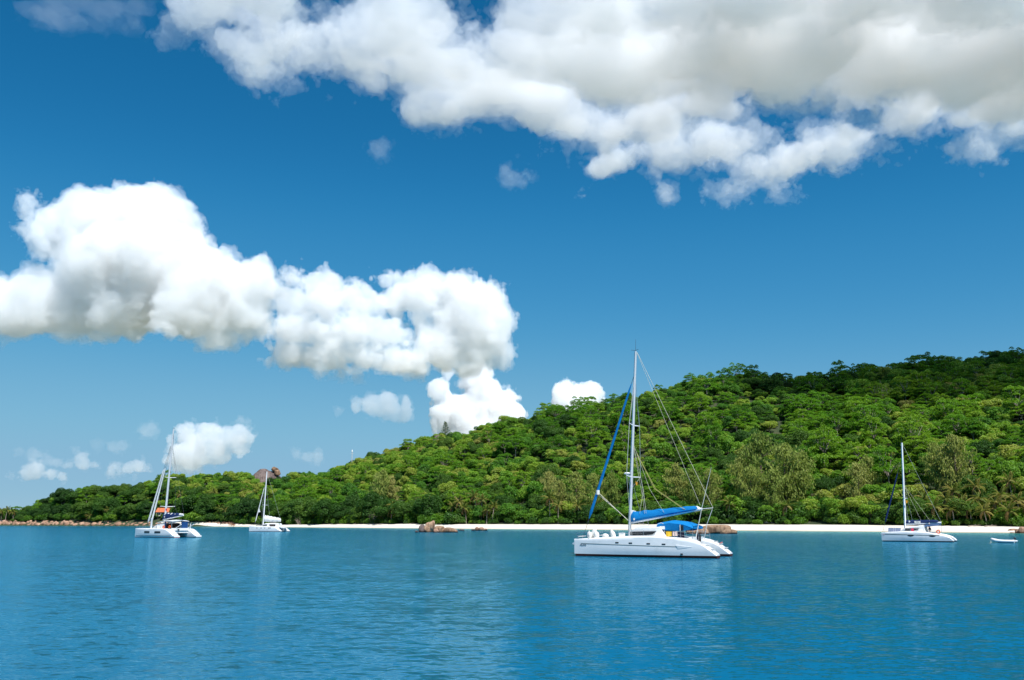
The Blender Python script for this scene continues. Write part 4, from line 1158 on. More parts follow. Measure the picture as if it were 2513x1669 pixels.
def letters(text, size, mat, parent, origin, xdir, zdir=Vector((0, 0, 1)), name='lettering'):
    cu = bpy.data.curves.new('lettering', 'FONT'); cu.body = text; cu.size = size; cu.extrude = 0.006; cu.resolution_u = 2
    tmp = bpy.data.objects.new('lettering_tmp', cu); COL.objects.link(tmp)
    bpy.context.view_layer.update()
    dg = bpy.context.evaluated_depsgraph_get()
    me = bpy.data.meshes.new_from_object(tmp.evaluated_get(dg)); me.name = name
    bpy.data.objects.remove(tmp); me.materials.clear(); me.materials.append(mat)
    x = Vector(xdir).normalized(); z = Vector(zdir).normalized(); y = x.cross(z).normalized() * -1   # text x, text y(up)=z, normal
    n = x.cross(z)
    Mx = Matrix((( x.x, z.x, n.x, origin[0]), (x.y, z.y, n.y, origin[1]), (x.z, z.z, n.z, origin[2]), (0, 0, 0, 1)))
    me.transform(Mx)
    return link(name, me, parent)
def sail_bundle(b, p0, p1, h0, h1, w, mat, parent=None, name='sail_cover', sag=0.05, seed=1):
    """flaked sail in its cover on the boom: tear-drop section"""
    rg = random.Random(seed); p0, p1 = Vector(p0), Vector(p1); secs = []
    n = 26
    for i in range(n):
        q = i / (n - 1); c = p0.lerp(p1, q); h = (h0 + (h1 - h0) * q) * (1 + .05 * math.sin(q * 31 + seed)); ww = w * (1 - .35 * q) * (1 + .08 * math.sin(q * 23))
        if i in (0, n - 1): h *= .75; ww *= .6
        secs.append([c + Vector((0, ww * yy, h * zz)) for yy, zz in ((-.45, 0), (-1, .22), (-.9, .5), (-.45, .85), (0, 1), (.45, .85), (.9, .5), (1, .22), (.45, 0))])
    return MB().loft(secs).build(name, mat, parent or b.root, True)
def furled(b, p0, p1, r, mat, name='furled_jib', parent=None, tail=0.0):
    p0, p1 = Vector(p0), Vector(p1); n = 20
    pts = [p0.lerp(p1, i / n) for i in range(n + 1)]
    rr = [r * (0.25 if i in (0, n) else (1.0 - .35 * i / n) * (1 + .06 * math.sin(i * 2.3))) for i in range(n + 1)]
    return MB().tube(pts, rr, 8).build(name, mat, parent or b.root, True)

def xf(b, pts, yl): return [b.loc(px, py, yl) for px, py in pts]

# ------------------------------------------------------------------ the large catamaran with blue canvas
def large_catamaran():
    z1 = lambda x, y: (1380 + x / 2.613, 820 + y / 2.613)
    z2 = lambda x, y: (1380 + x / 5.366, 1200 + y / 5.366)
    b = Boat('catamaran', 'large white catamaran with bright blue canopy, sail cover and furled jib', 14.28, 94.95, 25, 14.9, 0.98, 5.6, [(0, 1), (1, 1)])
    tp = [z2(*p) for p in ((128, 665), (420, 648), (700, 634), (900, 624), (1220, 622), (1400, 640), (1590, 652), (1750, 685), (1900, 762), (2035, 880))]
    L = sorted(xf(b, tp, 3.45)); b.top = L; b.xs = np.array([p[0] for p in L]); b.zs = np.array([max(p[1], .32) for p in L]); b.x0, b.x1 = b.xs[0], b.xs[-1]
    st = [b.loc(*z2(1500, 757), 3.75), b.loc(*z2(230, 713), 3.3)]
    hp = b.hull(1, stripe=((st[0][0], st[0][1]), (st[1][0], st[1][1]), .07))
    hs = b.hull(-1)
    items = []
    for q in ((715, 708), (897, 714), (1135, 722), (1335, 729)):
        x, z = b.loc(*z2(*q), 3.7); items.append((x, z, .36, .13))
    b.ports(hp, 1, items)
    # knuckle at the quarter
    k = [b.loc(*z2(*q), 3.75) for q in ((1495, 742), (1700, 768), (1520, 790))]
    MB().loft([[(x, 2.8 + b.half(x, z) - .05, z) for x, z in k], [(x, 2.8 + b.half(x, z) + f, z) for (x, z), f in zip(k, (.06, .02, .015))]]).build('quarter_step', M_GEL, hp)
    # name
    xa, za = b.loc(*z2(224, 748), 3.2)
    def side_pt(x, z): return Vector((x, 2.8 + b.half(x, z) + .022, z))
    p0 = side_pt(xa, za); p1 = side_pt(xa - 1.0, za)
    letters('MCATS', .22, M_INK, hp, p0, (p1 - p0))
    # stern steps
    for side in (1, -1):
        par = hp if side == 1 else hs
        for q in range(3):
            x = b.x0 + .55 + q * .5; z = b.ztop(x)
            MB().box((x, side * 2.8, z + .07), (.34, 1.2, .06)).build('step', M_GELGREY, par)
    # bridge deck and coachroof
    x_mast, z_m = b.loc(1544.5, 1313.7, 0)
    b.bridge(b.x0 + 3.2, x_mast + .6, .75, 1.55)
    yl = 2.05
    rf = [b.loc(*z2(*q), yl) for q in ((868, 612), (905, 545), (960, 505), (1290, 488), (1325, 560), (1372, 645))]
    secs = []
    for (x, z), w in zip(rf, (1.7, 2.0, 2.1, 2.2, 2.25, 2.3)):
        secs.append([(x, -w, 1.3), (x, -w * .97, z - .12), (x, -w * .8, z + .02), (x, 0, z + .10), (x, w * .8, z + .02), (x, w * .97, z - .12), (x, w, 1.3)])
    cr = MB().loft(secs).build('coachroof', M_GEL, b.root, True)
    wn = [b.loc(*z2(*q), 2.17) for q in ((900, 562), (1238, 556), (1190, 598), (1090, 608), (895, 608))]
    wide = 2.17
    MB().prism(wn, wide - .12, wide + .09).build('window', M_GLASS, cr)
    MB().prism(wn, -wide - .09, -wide + .12).build('window', M_GLASS, cr)
    # aft bulkhead and cockpit
    xb_, zb_ = rf[-1]
    MB().box((xb_ + .1, 0, 1.95), (.06, 3.6, 1.1)).build('saloon_door', M_INTERIOR, b.root)
    ck0 = b.loc(*z2(1690, 650), 2.2)[0]
    MB().box(((xb_ + ck0) / 2, 1.95, 1.62), (xb_ - ck0, .12, .42)).build('cockpit_coaming', M_GEL, b.root)
    MB().box(((xb_ + ck0) / 2, -1.95, 1.62), (xb_ - ck0, .12, .42)).build('cockpit_coaming', M_GEL, b.root)
    MB().box((ck0, 0, 1.65), (.5, 3.9, .5)).build('cockpit_seat', M_GEL, b.root)
    # bimini canopy
    top = [b.loc(*z2(*q), 0) for q in ((1318, 440), (1480, 410), (1650, 428), (1790, 478))]
    bot = [b.loc(*z2(*q), 1.9)[1] for q in ((1335, 535), (1550, 550), (1690, 556), (1795, 526))]
    secs = []
    for i, (x, z) in enumerate(top):
        zl = bot[i] + .0
        secs.append([(x, -1.95, zl), (x, -2.0, z - .28), (x, -1.5, z - .06), (x, 0, z), (x, 1.5, z - .06), (x, 2.0, z - .28), (x, 1.95, zl), (x, 1.90, zl), (x, 1.92, z - .30), (x, 0, z - .06), (x, -1.92, z - .30), (x, -1.90, zl)])
    bm = MB().loft(secs, cap=False).build('bimini', M_BLUE, b.root, True)
    for i, (x, z) in enumerate(top):
        if i in (0, 3):
            MB().prism([(x - .02, bot[i]), (x + .02, bot[i]), (x + .02, z - .1), (x - .02, z - .1)], -1.8, 1.8).build('end_panel', M_BLUE, bm)
    for x in (top[0][0] - .1, top[2][0], top[3][0] + .1):
        for sg in (-1, 1): b.tube('canopy_pole', [(x, sg * 1.85, 1.6), (x, sg * 1.85, b.loc(*z2(1335, 520), 1.9)[1])], .022, M_STEEL, bm)
    # helm window slit in the canopy side
    w0, w1 = b.loc(*z2(1552, 548), 2.05), b.loc(*z2(1592, 478), 2.05)
    MB().box(((w0[0] + w1[0]) / 2, 2.02, (w0[1] + w1[1]) / 2), (abs(w0[0] - w1[0]), .05, abs(w0[1] - w1[1]))).build('opening', M_GLASS, bm)
    MB().box((w0[0], 2.03, (w0[1] + w1[1]) / 2), (.06, .08, abs(w0[1] - w1[1]) + .1)).build('white_edge', M_FENDER, bm)
    # helm seat & winch hoop
    h0 = b.P(*z2(1300, 490), 1.9)
    b.tube('grab_hoop', [h0 + Vector((.35, 0, -.5)), h0 + Vector((.33, 0, .2)), h0 + Vector((0, 0, .32)), h0 + Vector((-.33, 0, .2)), h0 + Vector((-.35, 0, -.6))], .03, M_FENDER)
    MB().box(h0 + Vector((-.15, -.1, -.15)), (.5, .5, .3)).build('helm_console', M_GEL, b.root)
    # mast and rigging
    m0 = b.P(1544.5, 1316, 0); m1 = b.P(1560, 862.5, 0)
    mast = b.tube('mast', [m0 - Vector((0, 0, .3)), m0.lerp(m1, .5), m1], [.155, .15, .125], M_ALU, n=10, flat=1.2)
    def on_mast(py):
        t = (py - 1316) / (862.5 - 1316); return m0.lerp(m1, t)
    for py, w, rk in ((820 + 595 / 2.613, 1.75, -.15), (820 + 925 / 2.613, 2.35, -.25)):
        p = on_mast(py)
        for sg in (-1, 1): b.tube('spreader', [p, p + Vector((rk, sg * w, .08))], [.07, .045], M_WHITEALU, mast, flat=.5)
    p = on_mast(820 + 905 / 2.613)
    rd = MB().ellip(p + Vector((.42, .1, .05)), (.34, .34, .12), 14, 6).build('radar_dome', M_GEL, mast, True)
    MB().box(p + Vector((.2, .05, -.08)), (.4, .1, .06)).build('bracket', M_ALU, rd)
    b.tube('masthead_antenna', [m1, b.P(1560, 833, 0)], [.02, .012], M_DARKWIRE, mast)
    b.tube('wind_vane', [m1 + Vector((.5, 0, .18)), m1 + Vector((0, 0, .1)), m1 + Vector((-.3, 0, .22))], .02, M_DARKWIRE, mast)
    hd = on_mast(820 + 250 / 2.613)
    f0 = b.P(1433, 1313, 0); 
    b.tube('forestay', [f0, hd], .022, M_DARKWIRE)
    j0 = f0.lerp(hd, .10); j1 = f0.lerp(hd, .93)
    fj = furled(b, j0, j1, .16, M_BLUE)
    cl = f0.lerp(hd, .262)
    MB().tube([cl + Vector((-.05, 0, -.25)), cl + Vector((-.05, 0, .2))], .2, 8).build('white_lashing', M_FENDER, fj)
    for dz, q in ((0.05, 1180), (-.15, 1187)):
        b.tube('jib_sheet', [cl + Vector((0, 0, dz)), on_mast(820 + q / 2.613) + Vector((.1, .3 if dz > 0 else -.3, -.3))], .028, M_ROPE)
    # shrouds to the hulls
    for sg in (-1, 1):
        ch = Vector((m0.x - 1.3, sg * 3.1, 1.6))
        b.tube('shroud', [ch, on_mast(820 + 925 / 2.613) + Vector((-.25, sg * 2.35, .08)), on_mast(820 + 595 / 2.613) + Vector((-.15, sg * 1.75, .08)), hd], .018, M_WIRE)
        b.tube('lower_shroud', [ch + Vector((.3, -sg * .15, 0)), on_mast(820 + 930 / 2.613)], .016, M_WIRE)
        b.tube('diamond_stay', [on_mast(820 + 1000 / 2.613), on_mast(820 + 925 / 2.613) + Vector((-.25, sg * 2.3, .05)), on_mast(820 + 595 / 2.613) + Vector((-.15, sg * 1.7, .05)), on_mast(820 + 330 / 2.613)], .014, M_WIRE)
    # boom with cover
    g0 = b.P(*z2(915, 440), 0); g1 = b.P(*z2(1840, 262), 0)
    bo = b.tube('boom', [g0, g1], [.15, .13], M_WHITEALU, n=10)
    c0 = b.P(*z2(905, 436), 0); c1 = b.P(*z2(1780, 275), 0)
    sail_bundle(b, c0 + Vector((0, 0, .0)), c1, 1.02, .42, .36, M_BLUE, bo)
    tip = MB().loft([[b.P(*z2(*q), y) for q, y in (((1745, 240), .1), ((1790, 262), .1), ((1775, 222), 0), ((1790, 262), -.1), ((1745, 240), -.1))], [b.P(*z2(*q), y) for q, y in (((1790, 252), .08), ((1830, 262), .08), ((1815, 245), 0), ((1830, 262), -.08), ((1790, 252), -.08))]]).build('sail_clew', M_SAIL, bo)
    MB().box(b.P(*z2(945, 398), .40), (.16, .03, .2)).build('emblem', M_FENDER, bo)
    fl = MB().loft([[c0 + Vector((.2, y, .55 + z)) for y, z in ((-.1, 0), (.1, 0), (0, .75))], [c0 + Vector((-.55, y, .6 + z)) for y, z in ((-.1, 0), (.1, 0), (0, .5))]]).build('sail_head', M_SAIL, bo)
    e1 = b.P(*z2(1985, 250), 0)
    b.tube('boom_end_pole', [g1, e1], .035, M_WHITEALU)
    b.tube('topping_lift', [m1 + Vector((-.15, 0, -.1)), e1], .018, M_ROPE)
    b.tube('halyard', [m1 + Vector((-.15, .05, -.2)), b.P(*z2(1815, 215), .3)], .014, M_ROPE)
    b.tube('stern_pole', [b.P(*z2(1975, 270), -1.2), b.P(*z2(1905, 460), -1.2), Vector((b.x0 + 2.3, -1.2, 1.4))], .03, M_GELGREY)
    b.tube('whip_antenna', [b.P(*z2(1760, 640), 2.6), b.P(*z2(1835, 260), 2.6), b.P(*z1(955, 855), 2.6)], [.045, .03, .014], M_FENDER)
    b.tube('main_sheet', [g0.lerp(g1, .25) - Vector((0, 0, .1)), b.P(*z2(1980, 262), .1)], .016, M_YROPE)
    for (xa, ya), (xb2, yb) in (((1215, 0), (1600, 268)), ((1230, 0), (1620, 272))):
        b.tube('lazy_jack', [on_mast(820 + 720 / 2.613), b.P(*z2(xa, ya), .25), b.P(*z2(xb2, yb), .25)], .016, M_YROPE)
    for (xa, ya), (xb2, yb) in (((1150, 0), (1340, 312)), ((1065, 0), (1105, 322)), ((1065, 0), (1020, 326)), ((1060, 130), (1085, 322))):
        b.tube('lazy_jack', [on_mast(820 + 700 / 2.613), b.P(*z2(xa, ya), .3), b.P(*z2(xb2, yb), .3)], .013, M_ROPE)
    b.tube('vang', [g0 + Vector((-.3, 0, -.1)), b.P(*z2(1165, 470), .5)], .018, M_ROPE)
    p = on_mast(820 + 960 / 2.613)
    cloth('courtesy_flag', b.root, p + Vector((-.55, .4, .1)), p + Vector((-.85, .45, .0)), .35, M_FLAG, .04, 3)
    # bow rails, beam
    b.tube('forward_beam', [(f0.x + .1, -2.8, 1.2), (f0.x + .1, 2.8, 1.2)], .10, M_ALU, n=8)
    MB().loft([[(x, -2.0, 1.12), (x, 2.0, 1.12), (x, 2.0, 1.14), (x, -2.0, 1.14)] for x in (m0.x + .6, f0.x)]).build('trampoline', M_GREYCLOTH, b.root)
    for sg in (-1, 1):
        r0 = Vector((b.x1 - .5, sg * 2.9, b.ztop(b.x1 - .5)))
        b.tube('pulpit', [r0, r0 + Vector((.25, 0, .55)), r0 + Vector((-1.1, sg * .2, .72)), r0 + Vector((-1.2, sg * .25, 0.02))], .024, M_STEEL)
        b.tube('pulpit_bar', [r0 + Vector((.12, 0, .3)), r0 + Vector((-1.15, sg * .22, .36))], .018, M_STEEL)
        b.tube('pulpit_seat', [r0 + Vector((.1, -sg * .2, .25)), r0 + Vector((-.6, -sg * .5, .30))], .05, M_FENDER)
        pts = [(x, sg * (2.8 + b.half(x, 1.3) * .8), b.ztop(x)) for x in np.linspace(b.x1 - 1.7, m0.x - 2.6, 5)]
        b.rail(pts, .6, r=.011)
        pts = [(x, sg * (2.8 + b.half(x, 1.3) * .75), b.ztop(x)) for x in np.linspace(xb_ - 1.2, b.x0 + 2.2, 4)]
        b.rail(pts, .62)
    b.tube('anchor_roller', [(f0.x + .2, 0, 1.25), (f0.x + .1, .15, 1.95)], .06, M_GREYCLOTH)
    # skeg exhaust mark
    MB().box((b.x0 + 3.3, 2.8 + b.half(b.x0 + 3.3, .35) + .0, .34), (.22, .06, .14)).build('exhaust', M_GREYDARK, hp)
    # transom cushions
    MB().box((b.x0 + 1.05, -2.8, b.ztop(b.x0 + 1.05) + .13), (.5, .5, .05), Matrix.Rotation(.5, 3, 'Y')).build('red_scuff', M_PINK, hs)
    # ---- things lying on it
    def fender(px, py, yl, r, tilt, label, name='fender'):
        c = b.P(px, py, yl); Rm = Matrix.Rotation(tilt, 3, 'Y')
        o = thing(name, label, 'fender', b.o + b.fx * c.x + b.fy * c.y + Vector((0, 0, c.z)), b.rz, 'fenders on the foredeck')
        MB().ellip((0, 0, 0), r, 14, 10, Rm).build('body', M_FENDER, o, True)
        e = Rm @ Vector((0, 0, r[2])); MB().torus(e + Vector((0, 0, .05)), .05, .018, 'y', 10, 5).build('eye', M_FENDER, o)
    F = lambda x, y: (1390 + x / 13.89, 1290 + y / 13.89)
    fender(*F(790, 325), 2.5, (.27, .27, .36), 0.1, 'greyish round fender, first behind the bow rail of the large catamaran')
    fender(*F(930, 270), 2.2, (.27, .27, .58), -.35, 'largest fender standing upright in the fender cluster on the foredeck')
    fender(*F(1025, 330), 2.6, (.29, .29, .40), 0.05, 'round fender leaning against the upright one on the foredeck')
    fender(*F(1330, 350), 2.6, (.24, .24, .34), 1.5, 'small fender lying on its side by itself on the foredeck')
    fender(*F(1590, 300), 2.6, (.24, .24, .50), .42, 'long fender tilted aft beside the white deck box')
    c = b.P(*F(1895, 310), 2.5)
    o = thing('deck_box', 'small white storage box on the deck before the mast', 'box', b.o + b.fx * c.x + b.fy * c.y + Vector((0, 0, c.z - .05)), b.rz)
    MB().box((0, 0, -.05), (.50, .45, .48)).build('box_body', M_FENDER, o); MB().box((0, 0, .21), (.54, .49, .05)).build('lid', M_GEL, o)
    def hang(name, label, q0, q1, drop, m_, yl=2.35, sd=0, cat='towel'):
        p0 = b.P(*q0, yl); p1 = b.P(*q1, yl)
        o = thing(name, label, cat, b.o, b.rz); o.location = b.o + b.fx * p0.x + b.fy * p0.y + Vector((0, 0, p0.z))
        cloth('cloth', o, (0, 0, 0), p1 - p0, drop, m_, .05, sd)
    Z = lambda x, y: (1600 + x / 10.45, 1230 + y / 10.45)
    hang('towel', 'yellow towel drying on the cockpit rail under the blue canopy', Z(358, 778), Z(505, 780), .47, M_YELLOW, 2.3, 1)
    hang('towel', 'white and pink towel hanging beside the yellow one', Z(530, 775), Z(650, 780), .42, simple('pale_pink_cloth', (.62, .48, .44), .95, .05, var=.25, vscale=5), 2.3, 2)
    hang('towel', 'dark navy towel hanging over the cockpit side', Z(655, 770), Z(830, 775), .95, M_DARKCLOTH, 2.6, 4)
    hang('wetsuit', 'black wetsuit hung on the stern rail below the antenna', Z(1145, 800), Z(1190, 810), .72, M_DARKCLOTH, 2.4, 5, 'wetsuit')
    hang('wetsuit', 'black and grey wetsuit hung nearest the transom steps', Z(1200, 840), Z(1255, 860), .78, M_GREYDARK, 2.4, 6, 'wetsuit')
    return b

# ------------------------------------------------------------------ twin-forestay catamaran
def twin_stay_catamaran():
    z = lambda x, y: (320 + x / 12.43, 1230 + y / 12.43)
    zb = lambda x, y: (300 + x / 5.06, 1030 + y / 5.06)
    hd_ = Vector((-.83, .556)); star = Vector((hd_.y, -hd_.x))         # starboard
    ang = math.degrees(math.atan2(hd_.y, -hd_.x))
    # near (port) hull stern on the water
    ps = on_z(*z(1395, 1118), 0)
    fx = Vector((hd_.x, hd_.y, 0)).normalized(); fy = Vector((-fx.y, fx.x, 0))
    c = ps + fx * 7.2 - fy * 2.95
    b = Boat('catamaran', 'white catamaran with two forestays, orange buoys and navy sail bag, seen from its quarter', c.x, c.y, ang, 14.4, 1.0, 5.5, [(0, 1), (1, 1)], foul=.12, draft=.4)
    L = [(-7.2, .42), (-6.7, .45), (-6.5, .72), (-5.9, 1.05), (-5.2, 1.42), (-4.4, 1.78), (-3.2, 1.86), (0, 1.86), (4, 1.9), (7.1, 1.86), (7.25, 1.84)]
    b.top = L; b.xs = np.array([p[0] for p in L]); b.zs = np.array([p[1] for p in L]); b.x0, b.x1 = b.xs[0], b.xs[-1]
    hp = b.hull(1, foulm=M_REDFOUL, stripe=((-6, .42), (6.8, .42), .09)); hs = b.hull(-1, foulm=M_BLACKFOUL)
    it = []
    for q in ((490, 943), (825, 948)):
        x, zz = b.loc(*z(*q), 3.7); it.append((x, zz, 2.1 if q[0] < 600 else 2.0, .44))
    b.ports(hp, 1, it)
    for side, par in ((1, hp), (-1, hs)):
        for k in range(4):
            x = b.x0 + .45 + k * .52
            MB().box((x, side * 2.75, b.ztop(x) + .05), (.34, 1.1, .06)).build('step', M_GELGREY, par)
    br = b.bridge(-4.6, 2.2, .85, 1.7)
    tq = simple('underside_gelcoat', (.62, .66, .66), .3, .4)
    MB().box((-4.55, 0, 1.72), (.5, 4.4, .5)).build('aft_crossbeam', M_GEL, b.root)
    # saloon
    secs = []
    for x, w, zt in ((3.4, 1.5, 1.95), (2.6, 1.8, 2.35), (1.2, 2.05, 2.85), (-.6, 2.1, 3.05), (-1.7, 2.1, 3.05)):
        secs.append([(x, -w, 1.6), (x, -w * .96, zt - .25), (x, -w * .75, zt), (x, 0, zt + .08), (x, w * .75, zt), (x, w * .96, zt - .25), (x, w, 1.6)])
    cr = MB().loft(secs).build('coachroof', M_GEL, b.root, True)
    for sg in (-1, 1):
        MB().add([(2.2, sg * 1.97, 1.95), (1.9, sg * 1.93, 2.35), (.6, sg * 2.12, 2.62), (.4, sg * 2.15, 1.98), (2.2, sg * 1.8, 1.95), (1.9, sg * 1.8, 2.35), (.6, sg * 1.9, 2.62), (.4, sg * 1.9, 1.98)],
                 [(0, 1, 2, 3), (7, 6, 5, 4), (0, 4, 5, 1), (1, 5, 6, 2), (2, 6, 7, 3), (3, 7, 4, 0)]).build('window', M_GELGREY, cr)
    MB().box((-1.75, 0, 2.3), (.1, 3.5, 1.2)).build('saloon_door', M_INTERIOR, b.root)
    # hard top
    ht = MB().loft([[(x, -2.2, zz), (x, -1.5, zz + .16), (x, 0, zz + .24), (x, 1.5, zz + .16), (x, 2.2, zz), (x, 2.15, zz - .07), (x, 0, zz + .12), (x, -2.15, zz - .07)] for x, zz in ((.6, 3.15), (-1, 3.4), (-3, 3.5), (-4.4, 3.42))]).build('hard_top', M_GEL, b.root, True)
    for x in (-4.2, -1.9):
        for sg in (-1, 1): b.tube('post', [(x, sg * 2.0, 1.7), (x, sg * 2.05, 3.45)], .05, M_STEEL, ht)
    for sg, x0_, x1_ in ((-1, -4.2, -2.0), (1, -2.3, -1.85)):
        cv = MB(); n = 14; secs = []
        for i in range(n):
            x = x0_ + (x1_ - x0_) * i / (n - 1); y = sg * 2.06 + .05 * math.sin(i * 1.7)
            secs.append([(x, y, 3.36), (x, y + .02, 3.36), (x, y + .02, 1.75), (x, y, 1.75)])
        cv.loft(secs); cv.build('side_curtain', M_NAVY if sg == 1 else simple('blue_curtain', (.01, .055, .17), .8, .15, var=.2), ht)
    cvb = MB().loft([[(-4.25, y, 3.36), (-4.27, y, 3.36), (-4.27 + .04 * math.sin(y * 6), y, 1.85), (-4.25 + .04 * math.sin(y * 6), y, 1.85)] for y in np.linspace(-2.0, -.4, 12)]).build('aft_curtain', bpy.data.materials['blue_curtain'], ht)
    # davits
    for y in (-1.9, 1.2):
        b.tube('davit', [(-4.4, y, 1.9), (-4.7, y, 2.05), (-6.3, y, 2.75)], .075, M_WHITEALU, n=7)
    b.tube('davit_post', [(-4.6, -2.4, 1.7), (-4.6, -2.4, 2.9)], .07, M_WHITEALU)
    # mast
    m0 = b.P(*zb(533, 1170), 0); m1 = b.P(*zb(638, 115), 0)
    m0 = Vector((m0.x, 0, 2.6))
    mast = b.tube('mast', [m0, m0.lerp(m1, .5), m0.lerp(m1, .97), m1], [.20, .18, .13, .07], M_ALU, n=10, flat=1.3)
    def om(py):
        t = (py - 1170) / (115 - 1170); return m0.lerp(m1, t)
    for py, w in ((972, 1.9), (655, 1.5)):
        p = om(py)
        for sg in (-1, 1): b.tube('spreader', [p, p + Vector((-.5, sg * w, .1))], [.08, .05], M_WHITEALU, mast, flat=.5)
    b.tube('wind_vane', [m1 + Vector((.4, 0, .1)), m1, m1 + Vector((-.5, 0, .15))], .03, M_DARKWIRE, mast)
    for (x0p, y0p), (x1p, y1p), (xe, ye), nm in (((312, 1310), (515, 615), (600, 330), 'outer'), ((352, 1312), (535, 600), (640, 200), 'inner')):
        bx = b.P(*zb(x0p, y0p), 0 if nm == 'outer' else .0); tp = b.P(*zb(xe, ye), 0)
        bx = Vector((bx.x, 0, max(bx.z, 1.6)))
        jt = b.P(*zb(x1p, y1p), 0)
        b.tube('forestay', [bx, tp], .03, M_DARKWIRE)
        furled(b, bx.lerp(tp, .03), jt, .20, M_SAIL)
    hd = om(290)
    for sg in (-1, 1):
        ch = Vector((m0.x - 1.6, sg * 3.2, 1.9))
        b.tube('shroud', [ch, om(972) + Vector((-.5, sg * 1.9, .1)), om(655) + Vector((-.5, sg * 1.5, .1)), hd], .022, M_DARKWIRE)
    b.tube('topping_lift', [m1, b.P(*zb(632, 370), 0), b.P(*zb(768, 1190), 0)], .02, M_DARKWIRE)
    # boom and bag
    g0 = b.P(*z(1005, 560), 0); g1 = b.P(*z(1620, 430), 0)
    bo = b.tube('boom', [g0, g1 ], [.16, .12], M_WHITEALU, n=8)
    sail_bundle(b, g0 + Vector((0, 0, .08)), g0.lerp(g1, .82) + Vector((0, 0, .08)), 1.35, .55, .40, M_NAVY, bo, 'sail_bag')
    sail_bundle(b, g0 + Vector((-.2, 0, .7)), g1 + Vector((0, 0, .1)), .75, .25, .26, M_SAIL, bo, 'flaked_sail')
    MB().box(g0 + Vector((-.9, .42, .6)), (.2, .03, .35)).build('emblem', M_FENDER, bo)
    p = om(995); cloth('courtesy_flag', b.root, p + Vector((-.6, .5, .1)), p + Vector((-1.0, .5, 0)), .5, M_RED, .05, 5)
    # dagger board standing up, pulpits, rails
    db = b.loc(*z(630, 800), 2.75); dt = b.loc(*z(632, 515), 2.75)
    MB().loft([[(x, 2.75 - .06, zz), (x + .3, 2.75, zz), (x, 2.75 + .06, zz), (x - .35, 2.75, zz)] for x, zz in ((db[0], 1.5), (db[0], dt[1]))]).build('daggerboard', M_GEL, hp)
    for sg in (-1, 1):
        pts = [(x, sg * (2.75 + b.half(x, 1.6) * .8), b.ztop(x)) for x in np.linspace(b.x1 - .6, -3.8, 9)]
        b.rail(pts, .65)
    b.tube('forward_beam', [(4.8, -2.7, 1.75), (4.8, 2.7, 1.75)], .11, M_ALU, n=8)
    MB().loft([[(x, -2.0, 1.66), (x, 2.0, 1.66), (x, 2.0, 1.68), (x, -2.0, 1.68)] for x in (2.2, 4.8)]).build('trampoline', M_GREYCLOTH, b.root)
    # orange buoys at the stern rail
    for q, lb in (((1010, 790), 'orange horseshoe lifebuoy hung forward on the stern rail of the twin-forestay catamaran'), ((1195, 785), 'orange round lifebuoy hung nearest the steps of the twin-forestay catamaran')):
        p = b.P(*z(*q), 2.9); o = thing('lifebuoy', lb, 'lifebuoy', b.o + b.fx * p.x + b.fy * p.y + Vector((0, 0, p.z)), b.rz)
        MB().torus((0, 0, 0), .24, .11, 'y', 18, 8).build('ring', M_ORANGE, o, True)
        MB().box((0, .0, -.36), (.3, .12, .16)).build('light', M_FENDER, o)
    # outboard on the transom post
    p = b.P(*z(1470, 880), 1.2)
    o = thing('outboard_motor', 'small black outboard motor hanging between the hulls of the twin-forestay catamaran', 'outboard motor', b.o + b.fx * p.x + b.fy * p.y + Vector((0, 0, p.z)), b.rz)
    MB().ellip((0, 0, .08), (.22, .16, .18), 10, 6).build('cowl', M_GREYDARK, o, True)
    MB().tube([(0, 0, 0), (0, 0, -.9)], .05, 6).build('shaft', M_GREYDARK, o); MB().ellip((0, 0, -.92), (.16, .05, .06), 8, 5).build('gearcase', M_GREYDARK, o)
    return b

